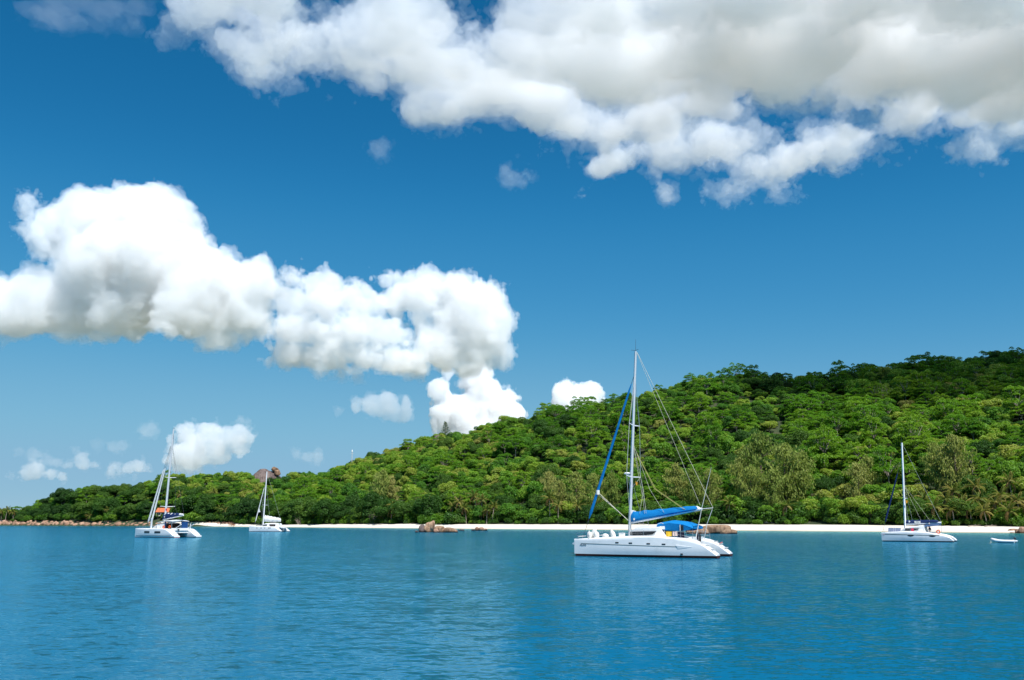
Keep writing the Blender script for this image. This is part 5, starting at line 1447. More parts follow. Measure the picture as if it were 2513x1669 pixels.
# ------------------------------------------------------------------ far catamaran with white sail cover
def far_catamaran():
    z = lambda x, y: (400 + x / 5.9, 1260 + y / 5.9)
    zb = lambda x, y: (300 + x / 5.06, 1030 + y / 5.06)
    hd_ = Vector((-.955, .299)); ang = math.degrees(math.atan2(hd_.y, -hd_.x))
    fx = Vector((hd_.x, hd_.y, 0)).normalized(); fy = Vector((-fx.y, fx.x, 0))
    ps = on_z(*z(1700, 266), 0); c = ps + fx * 6.1 - fy * 2.9
    b = Boat('catamaran', 'smaller white catamaran with white sail cover and half-unfurled pale jib, farthest from the others', c.x, c.y, ang, 12.2, .95, 5.0, [(0, 1), (1, 1)], foul=.14, draft=.4)
    L = [(-6.1, .35), (-5.4, .75), (-4.6, 1.35), (-3.9, 1.62), (0, 1.72), (5.9, 1.85), (6.05, 1.83)]
    b.top = L; b.xs = np.array([p[0] for p in L]); b.zs = np.array([p[1] for p in L]); b.x0, b.x1 = b.xs[0], b.xs[-1]
    hp = b.hull(1, foulm=M_BLACKFOUL); hs = b.hull(-1, foulm=M_BLACKFOUL)
    it = []
    for q, w in ((1355, .5), (1420, .5), (1472, .5), (1540, 1.1)):
        x, zz = b.loc(*z(q, 212), 3.4); it.append((x, zz, w, .2))
    b.ports(hp, 1, it)
    b.bridge(-4.2, 1.8, .8, 1.5)
    secs = []
    for x, w, zt in ((2.6, 1.4, 1.75), (1.8, 1.8, 2.3), (.4, 2.0, 2.75), (-2.0, 2.05, 2.85), (-3.6, 2.0, 2.75)):
        secs.append([(x, -w, 1.5), (x, -w * .97, zt - .25), (x, -w * .75, zt), (x, 0, zt + .06), (x, w * .75, zt), (x, w * .97, zt - .25), (x, w, 1.5)])
    cr = MB().loft(secs).build('coachroof', M_GEL, b.root, True)
    MB().prism([(1.7, 1.85), (.6, 2.35), (-.4, 2.4), (-.4, 1.95)], 1.9, 2.06).build('window', M_GLASS, cr)
    MB().prism([(-1.4, 1.75), (-1.3, 2.45), (-3.5, 2.45), (-3.55, 1.75)], 1.9, 2.08).build('cockpit_opening', M_INTERIOR, cr)
    MB().box((-4.3, 0, 1.5), (.8, 4.6, .35)).build('aft_crossbeam', M_GEL, b.root)
    m0 = b.P(*zb(1752, 1255), 0); m0 = Vector((m0.x, 0, 2.5)); m1 = b.P(*zb(1797, 645), 0)
    mast = b.tube('mast', [m0, m1], [.19, .14], M_WHITEALU, n=8, flat=1.3)
    def om(py): return m0.lerp(m1, (py - 1255) / (645 - 1255))
    p = om(1038)
    for sg in (-1, 1): b.tube('spreader', [p, p + Vector((-.3, sg * 1.8, .1))], [.07, .04], M_WHITEALU, mast, flat=.5)
    f0 = b.P(*zb(1648, 1290), 0); f1 = b.P(*zb(1775, 800), 0)
    b.tube('forestay', [f0, f1], .03, M_WIRE)
    fj = furled(b, f0.lerp(f1, .05), f0.lerp(f1, .92), .16, M_SAIL)
    q = f0.lerp(f1, .28); q2 = f0.lerp(f1, .40)
    MB().add([q, q2, q + Vector((-1.0, 0, .15)), q + Vector((0, .05, 0)), q2 + Vector((0, .05, 0)), q + Vector((-1.0, .05, .15))], [(0, 1, 2), (5, 4, 3), (0, 2, 5, 3), (2, 1, 4, 5), (1, 0, 3, 4)]).build('loose_clew', M_SAIL, fj)
    for sg in (-1, 1): b.tube('shroud', [Vector((m0.x - 1.4, sg * 2.9, 1.7)), p + Vector((-.3, sg * 1.8, .1)), om(760)], .022, M_WIRE)
    g0 = b.P(*zb(1762, 1262), 0); g1 = b.P(*zb(1968, 1262), 0)
    bo = b.tube('boom', [g0, g1], .14, M_WHITEALU, n=8)
    sail_bundle(b, g0 + Vector((0, 0, .05)), g1 + Vector((0, 0, .05)), 2.0, .95, .42, M_SAIL, bo)
    b.tube('topping_lift', [m1, g1 + Vector((0, 0, .3))], .02, M_WIRE)
    for sg in (-1, 1):
        pts = [(x, sg * (2.5 + b.half(x, 1.6) * .8), b.ztop(x)) for x in np.linspace(b.x1 - .5, -3.6, 8)]
        b.rail(pts, .62)
    b.tube('forward_beam', [(4.2, -2.4, 1.65), (4.2, 2.4, 1.65)], .11, M_ALU, n=8)
    for y in (-1.4, 1.0): b.tube('davit', [(-4.3, y, 1.6), (-5.2, y, 2.1), (-6.0, y, 2.2)], .06, M_WHITEALU)
    # tender hung at the stern
    p = Vector((-5.4, -.3, 1.25)); o = thing('dinghy', 'small pale tender hanging from the stern davits of the white-covered catamaran', 'dinghy', b.o + b.fx * p.x + b.fy * p.y + Vector((0, 0, p.z)), b.rz)
    MB().tube([(.15, -1.5, 0), (.3, -1.2, 0), (.3, 1.0, 0), (0, 1.6, .1), (-.3, 1.0, 0), (-.3, -1.2, 0), (-.15, -1.5, 0)], .2, 8).build('tube', M_GELGREY, o, True)
    MB().box((0, -.2, -.1), (.5, 2.4, .1)).build('floor', M_GELGREY, o)
    return b

# ------------------------------------------------------------------ catamaran near the palms
def palm_side_catamaran():
    z = lambda x, y: (2150 + x / 11.805, 1260 + y / 11.805)
    zb = lambda x, y: (2120 + x / 5.227, 1060 + y / 5.227)
    hd_ = Vector((-.864, .503)); ang = math.degrees(math.atan2(hd_.y, -hd_.x))
    fx = Vector((hd_.x, hd_.y, 0)).normalized(); fy = Vector((-fx.y, fx.x, 0))
    ps = on_z(*z(2225, 832), 0); pb = on_z(*z(150, 800), 0)
    c = (ps + fx * 6.05) - fy * 2.95
    b = Boat('catamaran', 'white catamaran with pointed oval portholes and navy sail bag bearing a white panel', c.x, c.y, ang, 12.1, .95, 5.0, [(0, 1), (1, 1)], foul=.16, draft=.4)
    tp = [z(*q) for q in ((132, 560), (400, 545), (840, 520), (1100, 530), (1420, 540), (1700, 585), (1850, 612), (1960, 630), (2010, 655), (2085, 665), (2150, 710), (2240, 800))]
    L = sorted(xf(b, tp, 3.3)); b.top = L; b.xs = np.array([p[0] for p in L]); b.zs = np.array([max(p[1], .3) for p in L]); b.x0, b.x1 = b.xs[0], b.xs[-1]
    s0 = b.loc(*z(1830, 632), 3.4); s1 = b.loc(*z(240, 590), 3.0)
    hp = b.hull(1, foulm=M_BLACKFOUL, stripe=(s0, s1, .13)); hs = b.hull(-1, foulm=M_BLACKFOUL)
    it = []
    for q in ((1000, 642), (1628, 657)):
        x, zz = b.loc(*z(*q), 3.4); it.append((x, zz, 1.05, .30))
    b.ports(hp, 1, it, shape='oval')
    p = b.loc(*z(215, 612), 2.75)
    def sp_(x, zz): return Vector((x, 2.5 + b.half(x, zz) + .02, zz))
    letters('402', .16, M_RED, hp, sp_(p[0] + .1, p[1] - .05), sp_(p[0] - .5, p[1] - .05) - sp_(p[0] + .1, p[1] - .05))
    m0 = b.P(*z(845, 420), 0); m1 = b.P(*zb(487, 140), 0)
    b.bridge(b.x0 + 2.4, m0.x + .4, .7, 1.35)
    yl = 2.0
    rf = [b.loc(*z(*q), yl) for q in ((660, 530), (760, 460), (850, 420), (1250, 355), (1385, 350), (1430, 520))]
    secs = []
    for (x, zt), w in zip(rf, (1.3, 1.7, 1.9, 2.05, 2.1, 2.1)):
        secs.append([(x, -w, 1.1), (x, -w * .97, zt - .12), (x, -w * .8, zt), (x, 0, zt + .08), (x, w * .8, zt), (x, w * .97, zt - .12), (x, w, 1.1)])
    cr = MB().loft(secs).build('coachroof', M_GEL, b.root, True)
    wn = [b.loc(*z(*q), 2.08) for q in ((840, 432), (1255, 432), (1200, 470), (1050, 492), (840, 500))]
    MB().prism(wn, 1.85, 2.13).build('window', M_GLASS, cr)
    # bimini
    x0_, z0_ = b.loc(*z(1385, 360), 1.8); x1_, z1_ = b.loc(*z(1815, 330), 1.8)
    bm = MB().loft([[(x, -1.9, zz - .25), (x, -1.7, zz), (x, 0, zz + .12), (x, 1.7, zz), (x, 1.9, zz - .25), (x, 1.85, zz - .25), (x, 0, zz + .04), (x, -1.85, zz - .25)] for x, zz in ((x0_, z0_ + .05), ((x0_ + x1_) / 2, z0_ + .2), (x1_, z1_ + .1))]).build('bimini', M_SKYNAVY, b.root, True)
    for x in (x0_, x1_):
        for sg in (-1, 1): b.tube('canopy_pole', [(x, sg * 1.8, 1.2), (x, sg * 1.8, z1_)], .03, M_STEEL, bm)
    mast = b.tube('mast', [m0 - Vector((0, 0, .4)), m0.lerp(m1, .5), m1], [.19, .17, .14], M_WHITEALU, n=10, flat=1.35)
    def om(py): return m0.lerp(m1, (py - 1175) / (140 - 1175))
    p = om(820)
    for sg in (-1, 1): b.tube('spreader', [p, p + Vector((-.3, sg * 1.7, .08))], [.07, .04], M_WHITEALU, mast, flat=.5)
    b.tube('masthead_antenna', [m1, b.P(*zb(482, 75), 0)], .018, M_DARKWIRE, mast)
    f0 = b.P(*zb(243, 1275), 0); f1 = b.P(*zb(465, 400), 0)
    b.tube('forestay', [f0, f1], .022, M_DARKWIRE)
    furled(b, f0.lerp(f1, .13), f0.lerp(f1, .85), .15, M_NAVY)
    for sg in (-1, 1): b.tube('shroud', [Vector((m0.x - 1.2, sg * 2.8, 1.4)), p + Vector((-.3, sg * 1.7, .08)), om(420)], .016, M_WIRE)
    g0 = b.P(*z(880, 310), 0); g1 = b.P(*z(1890, 268), 0)
    bo = b.tube('boom', [g0, g1], .15, M_WHITEALU, n=8)
    h_ = b.loc(*z(880, 195), 0)[1] - b.loc(*z(880, 290), 0)[1]
    bag = sail_bundle(b, b.P(*z(868, 290), 0), b.P(*z(1805, 270), 0), h_, h_ * .85, .30, M_NAVY, bo, 'sail_bag')
    a0 = b.P(*z(1112, 250), .27); a1 = b.P(*z(1285, 250), .27)
    MB().box(((a0.x + a1.x) / 2, .29, (a0.z + a1.z) / 2 - .02), (abs(a0.x - a1.x), .05, h_ * .62)).build('white_panel', M_FENDER, bag)
    for k in range(2): MB().box(((a0.x + a1.x) / 2, .318, (a0.z + a1.z) / 2 + .06 - .16 * k), (abs(a0.x - a1.x) * (.45 if k == 0 else .7), .012, .045)).build('print_line', M_STRIPE, bag)
    e = b.P(*z(962, 237), .31); MB().ellip((e.x, .29, e.z), (.14, .03, .14), 8, 6).build('emblem', M_FENDER, bag)
    b.tube('topping_lift', [m1, g1 + Vector((0, 0, .1))], .018, M_WIRE)
    for q in (1300, 1550): b.tube('lazy_jack', [om(650), b.P(*z(q, 200), .3)], .014, M_ROPE)
    p = om(850); cloth('courtesy_flag', b.root, p + Vector((-.25, .5, .1)), p + Vector((-.7, .5, .05)), .5, M_FLAG, .06, 7)
    b.tube('stern_wire', [b.P(*z(1820, 285), 1.7), b.P(*z(1820, 580), 1.7)], .016, M_STEEL)
    for sg in (-1, 1):
        pts = [(x, sg * (2.5 + b.half(x, 1.3) * .8), b.ztop(x)) for x in np.linspace(b.x1 - .5, b.x0 + 2.3, 9)]
        b.rail(pts, .55)
    b.tube('forward_beam', [(f0.x, -2.4, 1.2), (f0.x, 2.4, 1.2)], .1, M_ALU, n=8)
    b.tube('stern_ladder', [b.P(*z(2200, 795), 2.6), b.P(*z(2275, 850), 2.6)], .045, M_STEEL)
    # loose things
    def W(p): return b.o + b.fx * p.x + b.fy * p.y + Vector((0, 0, p.z))
    for x_, lb in ((455, 'forward solar panel leaning on the foredeck of the oval-port catamaran'), (610, 'solar panel next to the mast on the oval-port catamaran')):
        p = b.P(*z(x_, 475), 1.6); o = thing('solar_panel', lb, 'solar panel', W(p), b.rz)
        Rm = Matrix.Rotation(-1.0, 3, 'X')
        MB().box((0, 0, 0), (1.15, .75, .03), Rm).build('cells', M_SOLAR, o); 
        fr = MB()
        for sx in (-.58, .58): fr.box(Rm @ Vector((sx, 0, 0)), (.03, .8, .045), Rm)
        for sy in (-.39, .39): fr.box(Rm @ Vector((0, sy, 0)), (1.19, .03, .045), Rm)
        fr.build('frame', M_ALU, o)
    p0 = b.P(*z(1010, 425), 2.25); p1 = b.P(*z(1085, 425), 2.25)
    o = thing('towel', 'red towel draped over the saloon window of the oval-port catamaran', 'towel', W(p0), b.rz); cloth('cloth', o, (0, 0, 0), p1 - p0, .95, M_RED, .06, 9)
    p = b.P(*z(1800, 530), 2.3); o = thing('lifebuoy', 'orange horseshoe lifebuoy on the stern rail of the oval-port catamaran', 'lifebuoy', W(p), b.rz)
    MB().torus((0, 0, 0), .24, .09, 'y', 18, 8).build('ring', M_ORANGE, o, True); MB().box((0, 0, -.05), (.12, .1, .3)).build('strap', M_FENDER, o)
    # helmsman in the cockpit: one skinned body
    p = b.P(*z(1565, 560), 1.3)
    o = thing('person', 'bare-chested person in dark shorts and pale hat standing in the cockpit', 'person', b.o + b.fx * p.x + b.fy * p.y + Vector((0, 0, 1.32)), b.rz)
    def person_mesh():
        J = {'pel': (0, 0, .92, .15), 'wst': (0, 0, 1.08, .13), 'chs': (.01, 0, 1.32, .16), 'nck': (.02, 0, 1.50, .065), 'hd': (.04, 0, 1.62, .10), 'top': (.04, 0, 1.74, .08),
             'shl': (0, .19, 1.42, .07), 'ell': (.08, .25, 1.16, .05), 'hal': (.28, .20, 1.05, .04), 'shr': (0, -.19, 1.42, .07), 'elr': (.08, -.25, 1.16, .05), 'har': (.28, -.20, 1.05, .04),
             'hpl': (0, .10, .86, .10), 'knl': (.03, .12, .48, .07), 'anl': (0, .13, .09, .05), 'tol': (.16, .14, .04, .045), 'hpr': (0, -.10, .86, .10), 'knr': (.03, -.12, .48, .07), 'anr': (0, -.13, .09, .05), 'tor': (.16, -.14, .04, .045)}
        ks = list(J); E = [('pel', 'wst'), ('wst', 'chs'), ('chs', 'nck'), ('nck', 'hd'), ('hd', 'top'), ('chs', 'shl'), ('shl', 'ell'), ('ell', 'hal'), ('chs', 'shr'), ('shr', 'elr'), ('elr', 'har'),
                             ('pel', 'hpl'), ('hpl', 'knl'), ('knl', 'anl'), ('anl', 'tol'), ('pel', 'hpr'), ('hpr', 'knr'), ('knr', 'anr'), ('anr', 'tor')]
        me = bpy.data.meshes.new('body'); me.from_pydata([J[k][:3] for k in ks], [(ks.index(a), ks.index(c)) for a, c in E], [])
        ob = link('body', me, o); md = ob.modifiers.new('skin', 'SKIN')
        for i, k in enumerate(ks): me.skin_vertices[0].data[i].radius = (J[k][3], J[k][3])
        me.skin_vertices[0].data[0].use_root = True
        ss = ob.modifiers.new('sub', 'SUBSURF'); ss.levels = 1; ss.render_levels = 1
        me.materials.append(M_SKIN); return ob
    person_mesh()
    MB().loft([[(.0 + r * math.cos(a), r * .95 * math.sin(a), zz) for a in np.linspace(0, 2 * math.pi, 12, endpoint=False)] for zz, r in ((.55, .24), (.8, .22), (1.0, .175))]).build('shorts', M_DARKCLOTH, o, True)
    MB().loft([[(.04 + r * math.cos(a), r * math.sin(a), zz) for a in np.linspace(0, 2 * math.pi, 12, endpoint=False)] for zz, r in ((1.70, .18), (1.715, .11), (1.82, .095))]).build('hat', M_FENDER, o, True)
    return b

# ------------------------------------------------------------------ dinghy
def moored_dinghy():
    z = lambda x, y: (2200 + x / 7.543, 1160 + y / 7.543)
    s = on_z(*z(2195, 1302), 0); e = on_z(*z(1775, 1296), 0)
    d = (e - s); L = 3.7; fx = Vector((d.x, d.y, 0)).normalized()
    c = (s + e) / 2; rz = math.atan2(fx.y, fx.x)
    o = thing('dinghy', 'white inflatable dinghy with small outboard floating alone near the palms', 'dinghy', (c.x, c.y, 0), rz)
    t = MB(); pts = [(-1.95, -.62, .30), (-1.6, -.62, .26), (0, -.64, .26), (.9, -.58, .32), (1.5, -.32, .48), (1.72, 0, .56), (1.5, .32, .48), (.9, .58, .32), (0, .64, .26), (-1.6, .62, .26), (-1.95, .62, .30)]
    t.tube(pts, [.06, .21, .22, .22, .2, .2, .2, .22, .22, .21, .06], 10); t.build('tube', M_GEL, o, True)
    MB().loft([[(x, -w, .22), (x, 0, zk), (x, w, .22), (x, w, .27), (x, -w, .27)] for x, w, zk in ((-1.6, .5, -.08), (.4, .5, -.1), (1.3, .2, .2))]).build('floor', M_GELGREY, o)
    MB().box((-1.55, 0, .36), (.06, 1.0, .36)).build('transom', M_GELGREY, o)
    MB().box((-.3, 0, .42), (.25, 1.1, .05)).build('thwart', M_GELGREY, o)
    mt = MB().ellip((-1.72, 0, .72), (.2, .14, .17), 10, 7).build('outboard', M_GREYDARK, o, True)
    MB().tube([(-1.72, 0, .6), (-1.78, 0, -.35)], .05, 6).build('shaft', M_GREYDARK, mt)
    MB().tube([(-1.6, 0, .74), (-1.15, .1, .82)], .025, 6).build('tiller', M_GREYDARK, mt)
    p = on_z(*z(1690, 1310), 0); q = Vector((p.x - c.x, p.y - c.y, 0)); lx = q.dot(fx); ly = q.dot(Vector((-fx.y, fx.x, 0)))
    MB().tube([(1.72, 0, .55), (1.9, 0, .3), (lx * .8 + .3, ly * .6, .08), (lx, ly, -.1)], .025, 5).build('painter_rope', M_ROPE, o)

large_catamaran(); twin_stay_catamaran(); far_catamaran(); palm_side_catamaran(); moored_dinghy()

# ================================================================== ROCKS, HOUSES, SMALL THINGS
def granite(name, cols, scale=0.35):
    m, nt, out = mat_new(name)
    b = N(nt, 'ShaderNodeBsdfPrincipled'); g = N(nt, 'ShaderNodeNewGeometry'); oi = N(nt, 'ShaderNodeObjectInfo')
    pos = g.outputs['Position']
    f = noise(nt, pos, scale, 6, 0.65)
    c = ramp(nt, f, [(0.3, cols[0]), (0.5, cols[1]), (0.72, cols[2])])
    mp = N(nt, 'ShaderNodeMapping'); mp.inputs['Scale'].default_value = (1.6, 1.6, 0.12); nt.links.new(pos, mp.inputs['Vector'])
    st = ramp(nt, noise(nt, mp.outputs[0], 1.0, 4, 0.6), [(0.48, (1, 1, 1)), (0.66, (0.45, 0.42, 0.42))])
    c = mixc(nt, 1.0, c, st, 'MULTIPLY')
    tide = N(nt, 'ShaderNodeSeparateXYZ'); nt.links.new(pos, tide.inputs[0])
    tz = ramp(nt, tide.outputs[2], [(0.12, (0.30, 0.26, 0.24)), (0.50, (1, 1, 1))])       # algae-dark tide line
    c = mixc(nt, 1.0, c, tz, 'MULTIPLY')
    v = mathn(nt, 'MULTIPLY_ADD', oi.outputs['Random'], 0.5, 0.75)
    hsv = N(nt, 'ShaderNodeHueSaturation'); nt.links.new(c, hsv.inputs['Color']); nt.links.new(v, hsv.inputs['Value'])
    nt.links.new(hsv.outputs[0], b.inputs['Base Color']); b.inputs['Roughness'].default_value = 0.85; b.inputs['Specular IOR Level'].default_value = 0.2
    bn = N(nt, 'ShaderNodeBump'); bn.inputs['Distance'].default_value = 0.3; bn.inputs['Strength'].default_value = 0.7
    nt.links.new(noise(nt, pos, 1.6, 6, 0.65), bn.inputs['Height']); nt.links.new(bn.outputs[0], b.inputs['Normal'])
    nt.links.new(b.outputs[0], out.inputs[0]); return m
M_PINKROCK = granite('pink_granite', [(0.20, 0.115, 0.075), (0.36, 0.215, 0.145), (0.48, 0.32, 0.23)])
M_TANROCK = granite('tan_granite', [(0.17, 0.10, 0.06), (0.30, 0.19, 0.12), (0.42, 0.29, 0.19)])
M_DARKROCK = granite('weathered_granite', [(0.085, 0.065, 0.062), (0.15, 0.115, 0.105), (0.24, 0.18, 0.16)], 0.2)

_ico = {}
def ico(n):
    if n not in _ico:
        import bmesh
        bm = bmesh.new(); bmesh.ops.create_icosphere(bm, subdivisions=n, radius=1.0)
        bm.verts.ensure_lookup_table()
        _ico[n] = (np.array([v.co[:] for v in bm.verts]), np.array([[v.index for v in f.verts] for f in bm.faces])); bm.free()
    return _ico[n]
def rock_mesh(seed, r, mat, sub=3, rough=0.22, blocky=0.35, name='boulder'):
    rg = np.random.default_rng(seed); V, F = ico(sub); P = V.copy()
    P = np.sign(P) * np.abs(P) ** (1 - blocky * rg.random()); 
    d = np.zeros(len(P))
    for L, A in ((1.3, .55), (2.4, .3), (4.6, .14), (8, .06)):
        for _ in range(3):
            k = rg.normal(size=3) * L; d += A * np.sin(V @ k + rg.random() * 6.28) / 2
    for _ in range(5):                                   # flat fracture faces
        n_ = rg.normal(size=3); n_ /= np.linalg.norm(n_); h = 0.62 + .3 * rg.random(); s = P @ n_
        P = P - np.outer(np.maximum(0, s - h), n_) * .9
    P = P * (1 + rough * d)[:, None] * np.asarray(r)
    return mesh_np(name, P, F, mat, True)
def boulder(px, py_base, w_px, h_px, mat, label, group=None, Y=None, seed=0, depth=1.0, z0=None, name='boulder', sub=3, rough=.22, sink=.3):
    """boulder from its foot pixel; width and height in photograph pixels"""
    p = on_z(px, py_base, 0) if Y is None else Vector((X_of(px, Y), Y, float(groundZ(X_of(px, Y), Y)) if z0 is None else z0))
    k = p.y / F0; w = w_px * k / 2; h = h_px * k
    me = rock_mesh(seed, (w, w * depth, h / (2 - sink * 2) * 1.0), mat, sub, rough)
    o = link(name, me, None, (p.x, p.y, p.z + h * .5 - sink * h * .5), (0, 0, (seed * 1.7) % .8 - .4))
    return tag(o, label, 'rock', group)

def build_rocks():
    z = lambda x, y: (980 + x / 9.444, 1260 + y / 9.444)
    B = boulder
    # sea rocks
    B(*z(545, 436), 24, 17.5, M_DARKROCK, 'dark square-topped boulder at the sheltered end of the sea rocks', seed=3, depth=.8)
    B(*z(400, 440), 9, 5, M_DARKROCK, 'low dark wet stone beside the square-topped sea rock', seed=13)
    B(*z(720, 432), 24, 25, M_TANROCK, 'tallest peaked tan sea rock with pale tip', seed=21, depth=.9, rough=.3)
    B(*z(630, 436), 17, 14, M_TANROCK, 'rounded tan rock leaning on the peaked sea rock', seed=8)
    B(*z(930, 440), 30, 14, M_TANROCK, 'broad square-shouldered tan rock in the middle of the sea rocks', seed=5, depth=.8)
    B(*z(1120, 440), 34, 11, M_TANROCK, 'long sloping tan slab in the sea rocks', seed=17, depth=.7)
    B(*z(1280, 440), 22, 6.5, M_PINKROCK, 'low pale slab tapering into the water at the end of the sea rocks', seed=24, depth=.7)
    B(*z(850, 442), 14, 8, M_PINKROCK, 'small pale wedge of stone at the foot of the sea rocks', seed=27)
    B(*z(1440, 398), 18, 3.2, M_DARKROCK, 'flat dark reef stone just awash by itself', seed=31, depth=.6)
    B(*z(1800, 398), 13, 8.5, M_PINKROCK, 'upright pink boulder in the small rock group before the beach', seed=33)
    B(*z(1900, 399), 16, 8, M_PINKROCK, 'rounded pink boulder in the small rock group before the beach', seed=34)
    B(*z(1985, 399), 12, 4.5, M_PINKROCK, 'low pink stone ending the small rock group', seed=35)
    B(*z(1715, 399), 11, 3.4, M_DARKROCK, 'low dark stone starting the small rock group', seed=36)
    # whaleback behind the large catamaran
    a = lambda x, y: (1380 + x / 5.366, 1200 + y / 5.366)
    B(*a(2010, 588), 80, 19, M_TANROCK, 'huge whaleback granite slab at the water behind the large catamaran', seed=41, depth=.35, sub=4, rough=.12, sink=.35)
    B(*a(1780, 592), 58, 13, M_TANROCK, 'low cracked granite shelf joining the whaleback slab', seed=43, depth=.35, sub=4, rough=.15, sink=.35)
    B(*a(2180, 590), 46, 10, M_TANROCK, 'smooth tapering end of the whaleback slab', seed=47, depth=.35, sub=4, rough=.10, sink=.35)
    B(*a(1690, 594), 24, 8, M_TANROCK, 'small granite lump beside the cracked shelf', seed=49, depth=.5)
    # rocks on the sand near the dinghy
    c = lambda x, y: (2200 + x / 7.543, 1160 + y / 7.543)
    for (x, y, w, h), s, lb in (((2130, 1070, 22, 6), 51, 'flat pink slab on the sand near the dinghy'), ((2230, 1100, 14, 9), 52, 'pink boulder at the edge of the sand near the dinghy'), ((2330, 1105, 34, 15), 53, 'large rounded pink boulder on the sand past the dinghy'), ((2120, 1103, 12, 1.6), 55, 'small dark stone on the wet sand near the dinghy')):
        px, py = c(x, y); Yb = float(shoreY(px)) + (1.5 if y > 1090 else 6)
        B(px, py, w, h, M_PINKROCK, lb, Y=Yb, seed=s, depth=.6)
    # boulder shore of the point
    rg = np.random.default_rng(5)
    n = 0
    for row, (y_off, hmin, hmax) in enumerate(((1.0, 5, 9.5), (3.6, 5, 10), (6.2, 5, 9))):
        x = -6.0
        while x < 415:
            w = 7 + 12 * rg.random() ** 1.5; h = (hmin + (hmax - hmin) * rg.random()) * (1.0 if x < 250 else .82)
            px = x + w / 2; Yb = float(shoreY(px)) + y_off + rg.random() * 1.2
            B(px, 0, w * 1.12, h, M_PINKROCK, ('wide ' if w > 13 else 'narrow ') + ('pink granite boulder at the waterline', 'pink granite boulder in the middle of the shore bank', 'pink granite boulder topping the shore bank')[row] + (' near the bare tip', ' below the flat one', ' below the leaning one', ' beside the catamaran')[0 if px < 75 else (1 if px < 190 else (2 if px < 310 else 3))],
              ('wide ' if w > 13 else 'narrow ') + ('boulders at the waterline', 'boulders in the middle of the bank', 'boulders topping the bank')[row] + (' near the tip', ' below the flat boulder', ' below the leaning boulder', ' by the catamaran')[0 if px < 75 else (1 if px < 190 else (2 if px < 310 else 3))], Y=Yb, seed=100 + n, depth=.8, sub=2, rough=.26, z0=(-.2, .45, 1.2)[row]); n += 1
            x += w * (.80 + .35 * rg.random() + (.5 if row == 2 else 0))
    for px, py, w, h, lb in ((267, 1271, 20, 10, 'big pale leaning boulder above the shore bank'), (112, 1274, 19, 5, 'flat pale boulder lying on top of the shore bank'), (14, 1272, 20, 5, 'pale slab at the bare tip of the point'), (92, 1279, 12, 7, 'rounded boulder standing up from the shore bank')):
        B(px, py, w, h, M_PINKROCK, lb, Y=float(shoreY(px)) + 9.5, seed=int(px), depth=.8, z0=2.6)
    # red rubble bank between the point and the sand
    V = []; F = []; b = 0
    for k in range(420):
        px = 432 + 145 * rg.random(); q = rg.random(); Yb = float(shoreY(px)) + 1.5 + q * 6.5
        v, f = ico(1); r = .30 + .5 * rg.random()
        P = v * np.array([r, r, r * .75]) * (1 + .25 * rg.normal(size=(len(v), 1)) * .6)
        P += np.array([X_of(px, Yb), Yb, .15 + q * 2.6]); V.append(P); F.append(f + b); b += len(P)
    tag(link('rubble', mesh_np('rubble', np.concatenate(V), np.concatenate(F), granite('red_rubble', [(.22, .10, .06), (.38, .20, .13), (.50, .33, .24)], 1.1))), 'reddish rubble bank below the dark trees beside the twin-forestay catamaran', 'rubble', kind='stuff')
    # hilltop tor
    def tor(px, py, w, h, Yt, seed, lb, mat=M_DARKROCK, rough=.16):
        p = at(px, py, Yt); k = Yt / F0
        o = link('boulder', rock_mesh(seed, (w * k / 2, w * k * .4, h * k / 2), mat, 4, rough), None, p)
        tag(o, lb, 'rock')
    tor(640, 1202, 54, 96, 712, 61, 'great dark bare granite dome on the hilltop', rough=.14)
    tor(668, 1208, 60, 96, 716, 63, 'grey granite shoulder beside the hilltop dome', rough=.14)
    tor(675, 1152, 16, 15, 714, 65, 'balanced block perched on the granite shoulder', M_TANROCK)
    tor(682, 1160, 15, 15, 712, 66, 'small block wedged under the balanced one', M_TANROCK)
    tor(1075, 1086, 27, 36, 668, 68, 'mauve-grey granite boulder near the skyline conifer')
    tor(1210, 1150, 30, 30, 560, 69, 'grey boulder showing among the trees of the mid slope')
    tor(2196, 928, 56, 30, 585, 71, 'reddish bare outcrop high on the shaded slope', granite('rust_rock', [(.10, .045, .03), (.17, .08, .05), (.22, .12, .08)]), .3)

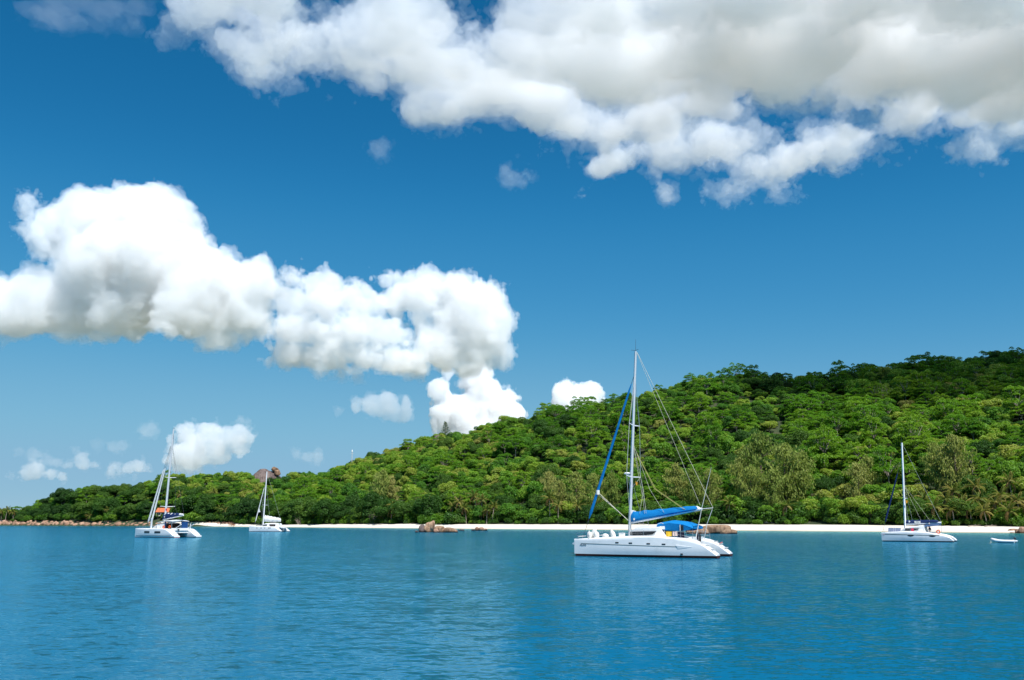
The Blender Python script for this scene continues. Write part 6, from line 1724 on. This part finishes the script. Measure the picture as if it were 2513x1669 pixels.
def build_houses():
    roofm = simple('orange_tiles', (0.52, 0.155, 0.07), 0.85, 0.1, var=0.2, vscale=1.5)
    wallm = simple('painted_wall', (0.55, 0.50, 0.42), 0.9, 0.1, var=0.12)
    px = 403; Y = float(backY(px)) + 13; X = X_of(px, Y); k = Y / F0
    ztop = at(px, 1246.5, Y).z; zeave = at(px, 1256, Y).z; w = 36 * k; zg = float(groundZ(X, Y)) - .5
    o = thing('house', 'small house with orange tiled roof hidden in trees above the shore', 'house', (X, Y, zg))
    ze = zeave - zg; zt = ztop - zg
    wl = MB().box((0, 0, ze / 2), (w * .84, 6, ze)); wl = wl.build('wall', wallm, o)
    MB().loft([[(x, -4.2, ze - .2), (x, 0, zt), (x, 4.2, ze - .2), (x, 4.2, ze - .35), (x, 0, zt - .2), (x, -4.2, ze - .35)] for x in (-w / 2, w / 2)]).build('roof', roofm, o)
    for x in (-w * .25, w * .22):
        f = MB().box((x, -3.03, ze - 1.5), (1.3, .1, 1.3)).build('window', M_GELGREY, o); MB().box((0, 0, 0), (1.1, .04, 1.1)).build('pane', M_GLASS, f, loc=(x, -3.10, ze - 1.5))
    d = MB().box((0, -3.03, ze - 1.9), (1.1, .1, 2.1)).build('door', M_INTERIOR, o)
    for x in np.linspace(-w * .42, w * .42, 4): MB().tube([(x, -3.9, 0), (x, -3.9, ze - .3)], .1, 6).build('veranda_post', wallm, o)
    # little hut behind the beach
    px = 1888; Y = float(backY(px)) + 3.5; X = X_of(px, Y)
    o = thing('hut', 'small grey shelter in the shade beneath the casuarina clump', 'hut', (X, Y, float(groundZ(X, Y))))
    MB().box((0, .8, .85), (3.2, 1.8, 1.7)).build('wall', M_GELGREY, o)
    MB().loft([[(x, -.6, 1.75), (x, .8, 2.4), (x, 2.2, 1.75), (x, 2.2, 1.65), (x, .8, 2.28), (x, -.6, 1.65)] for x in (-1.9, 1.9)]).build('roof', simple('thatch', (.16, .14, .12), .95, .05, var=.3), o)
    MB().box((.3, -.12, .75), (.8, .06, 1.5)).build('door', M_INTERIOR, o)
    # beacon on the slope
    px = 858.6; ys, zb, yr, zr = [np.interp(px, _tab_px, _tab[:, i]) for i in range(4)]
    Y = ys + .9 * (yr - ys); X = X_of(px, Y); zg = float(groundZ(X, Y)); zt = at(px, 1104, Y).z
    o = thing('beacon_mast', 'slim grey beacon mast poking above the trees of the ridge', 'mast', (X, Y, zg))
    MB().tube([(0, 0, 0), (0, 0, zt - zg - 1.5)], [.4, .28], 8).build('pole', M_ALU, o)
    MB().tube([(0, 0, zt - zg - 1.5), (0, 0, zt - zg)], [.55, .3], 8).build('lamp', M_GEL, o)
    MB().box((0, 0, zt - zg - 2.6), (2.2, .3, .3)).build('crossarm', M_ALU, o)
    # driftwood logs on the sand
    rg = np.random.default_rng(8)
    for px, off in ((812, -3), (835, -2.5), (870, -2.5), (905, -3), (940, -2), (1010, -2.2), (1050, -2), (2430, -3), (2390, -2.5)):
        Y = float(backY(px)) + off; X = X_of(px, Y); a = rg.normal() * .4; L = 2.5 + 2.5 * rg.random()
        z_ = float(backZ(px)) + .05
        o = link('driftwood_log', MB().tube([(-L / 2, 0, .05), (-L * .1, .2, .18), (L / 2, -.1, .35)], [.16, .15, .06], 6).tube([(0, .1, .15), (L * .2, .5, .7)], [.08, .03], 5).mesh('driftwood_log', M_DEADWOOD), None, (X, Y, z_), (0, 0, a))
        tag(o, 'weathered driftwood log lying at the top of the sand', 'driftwood', 'driftwood on the beach')
build_rocks(); build_houses()
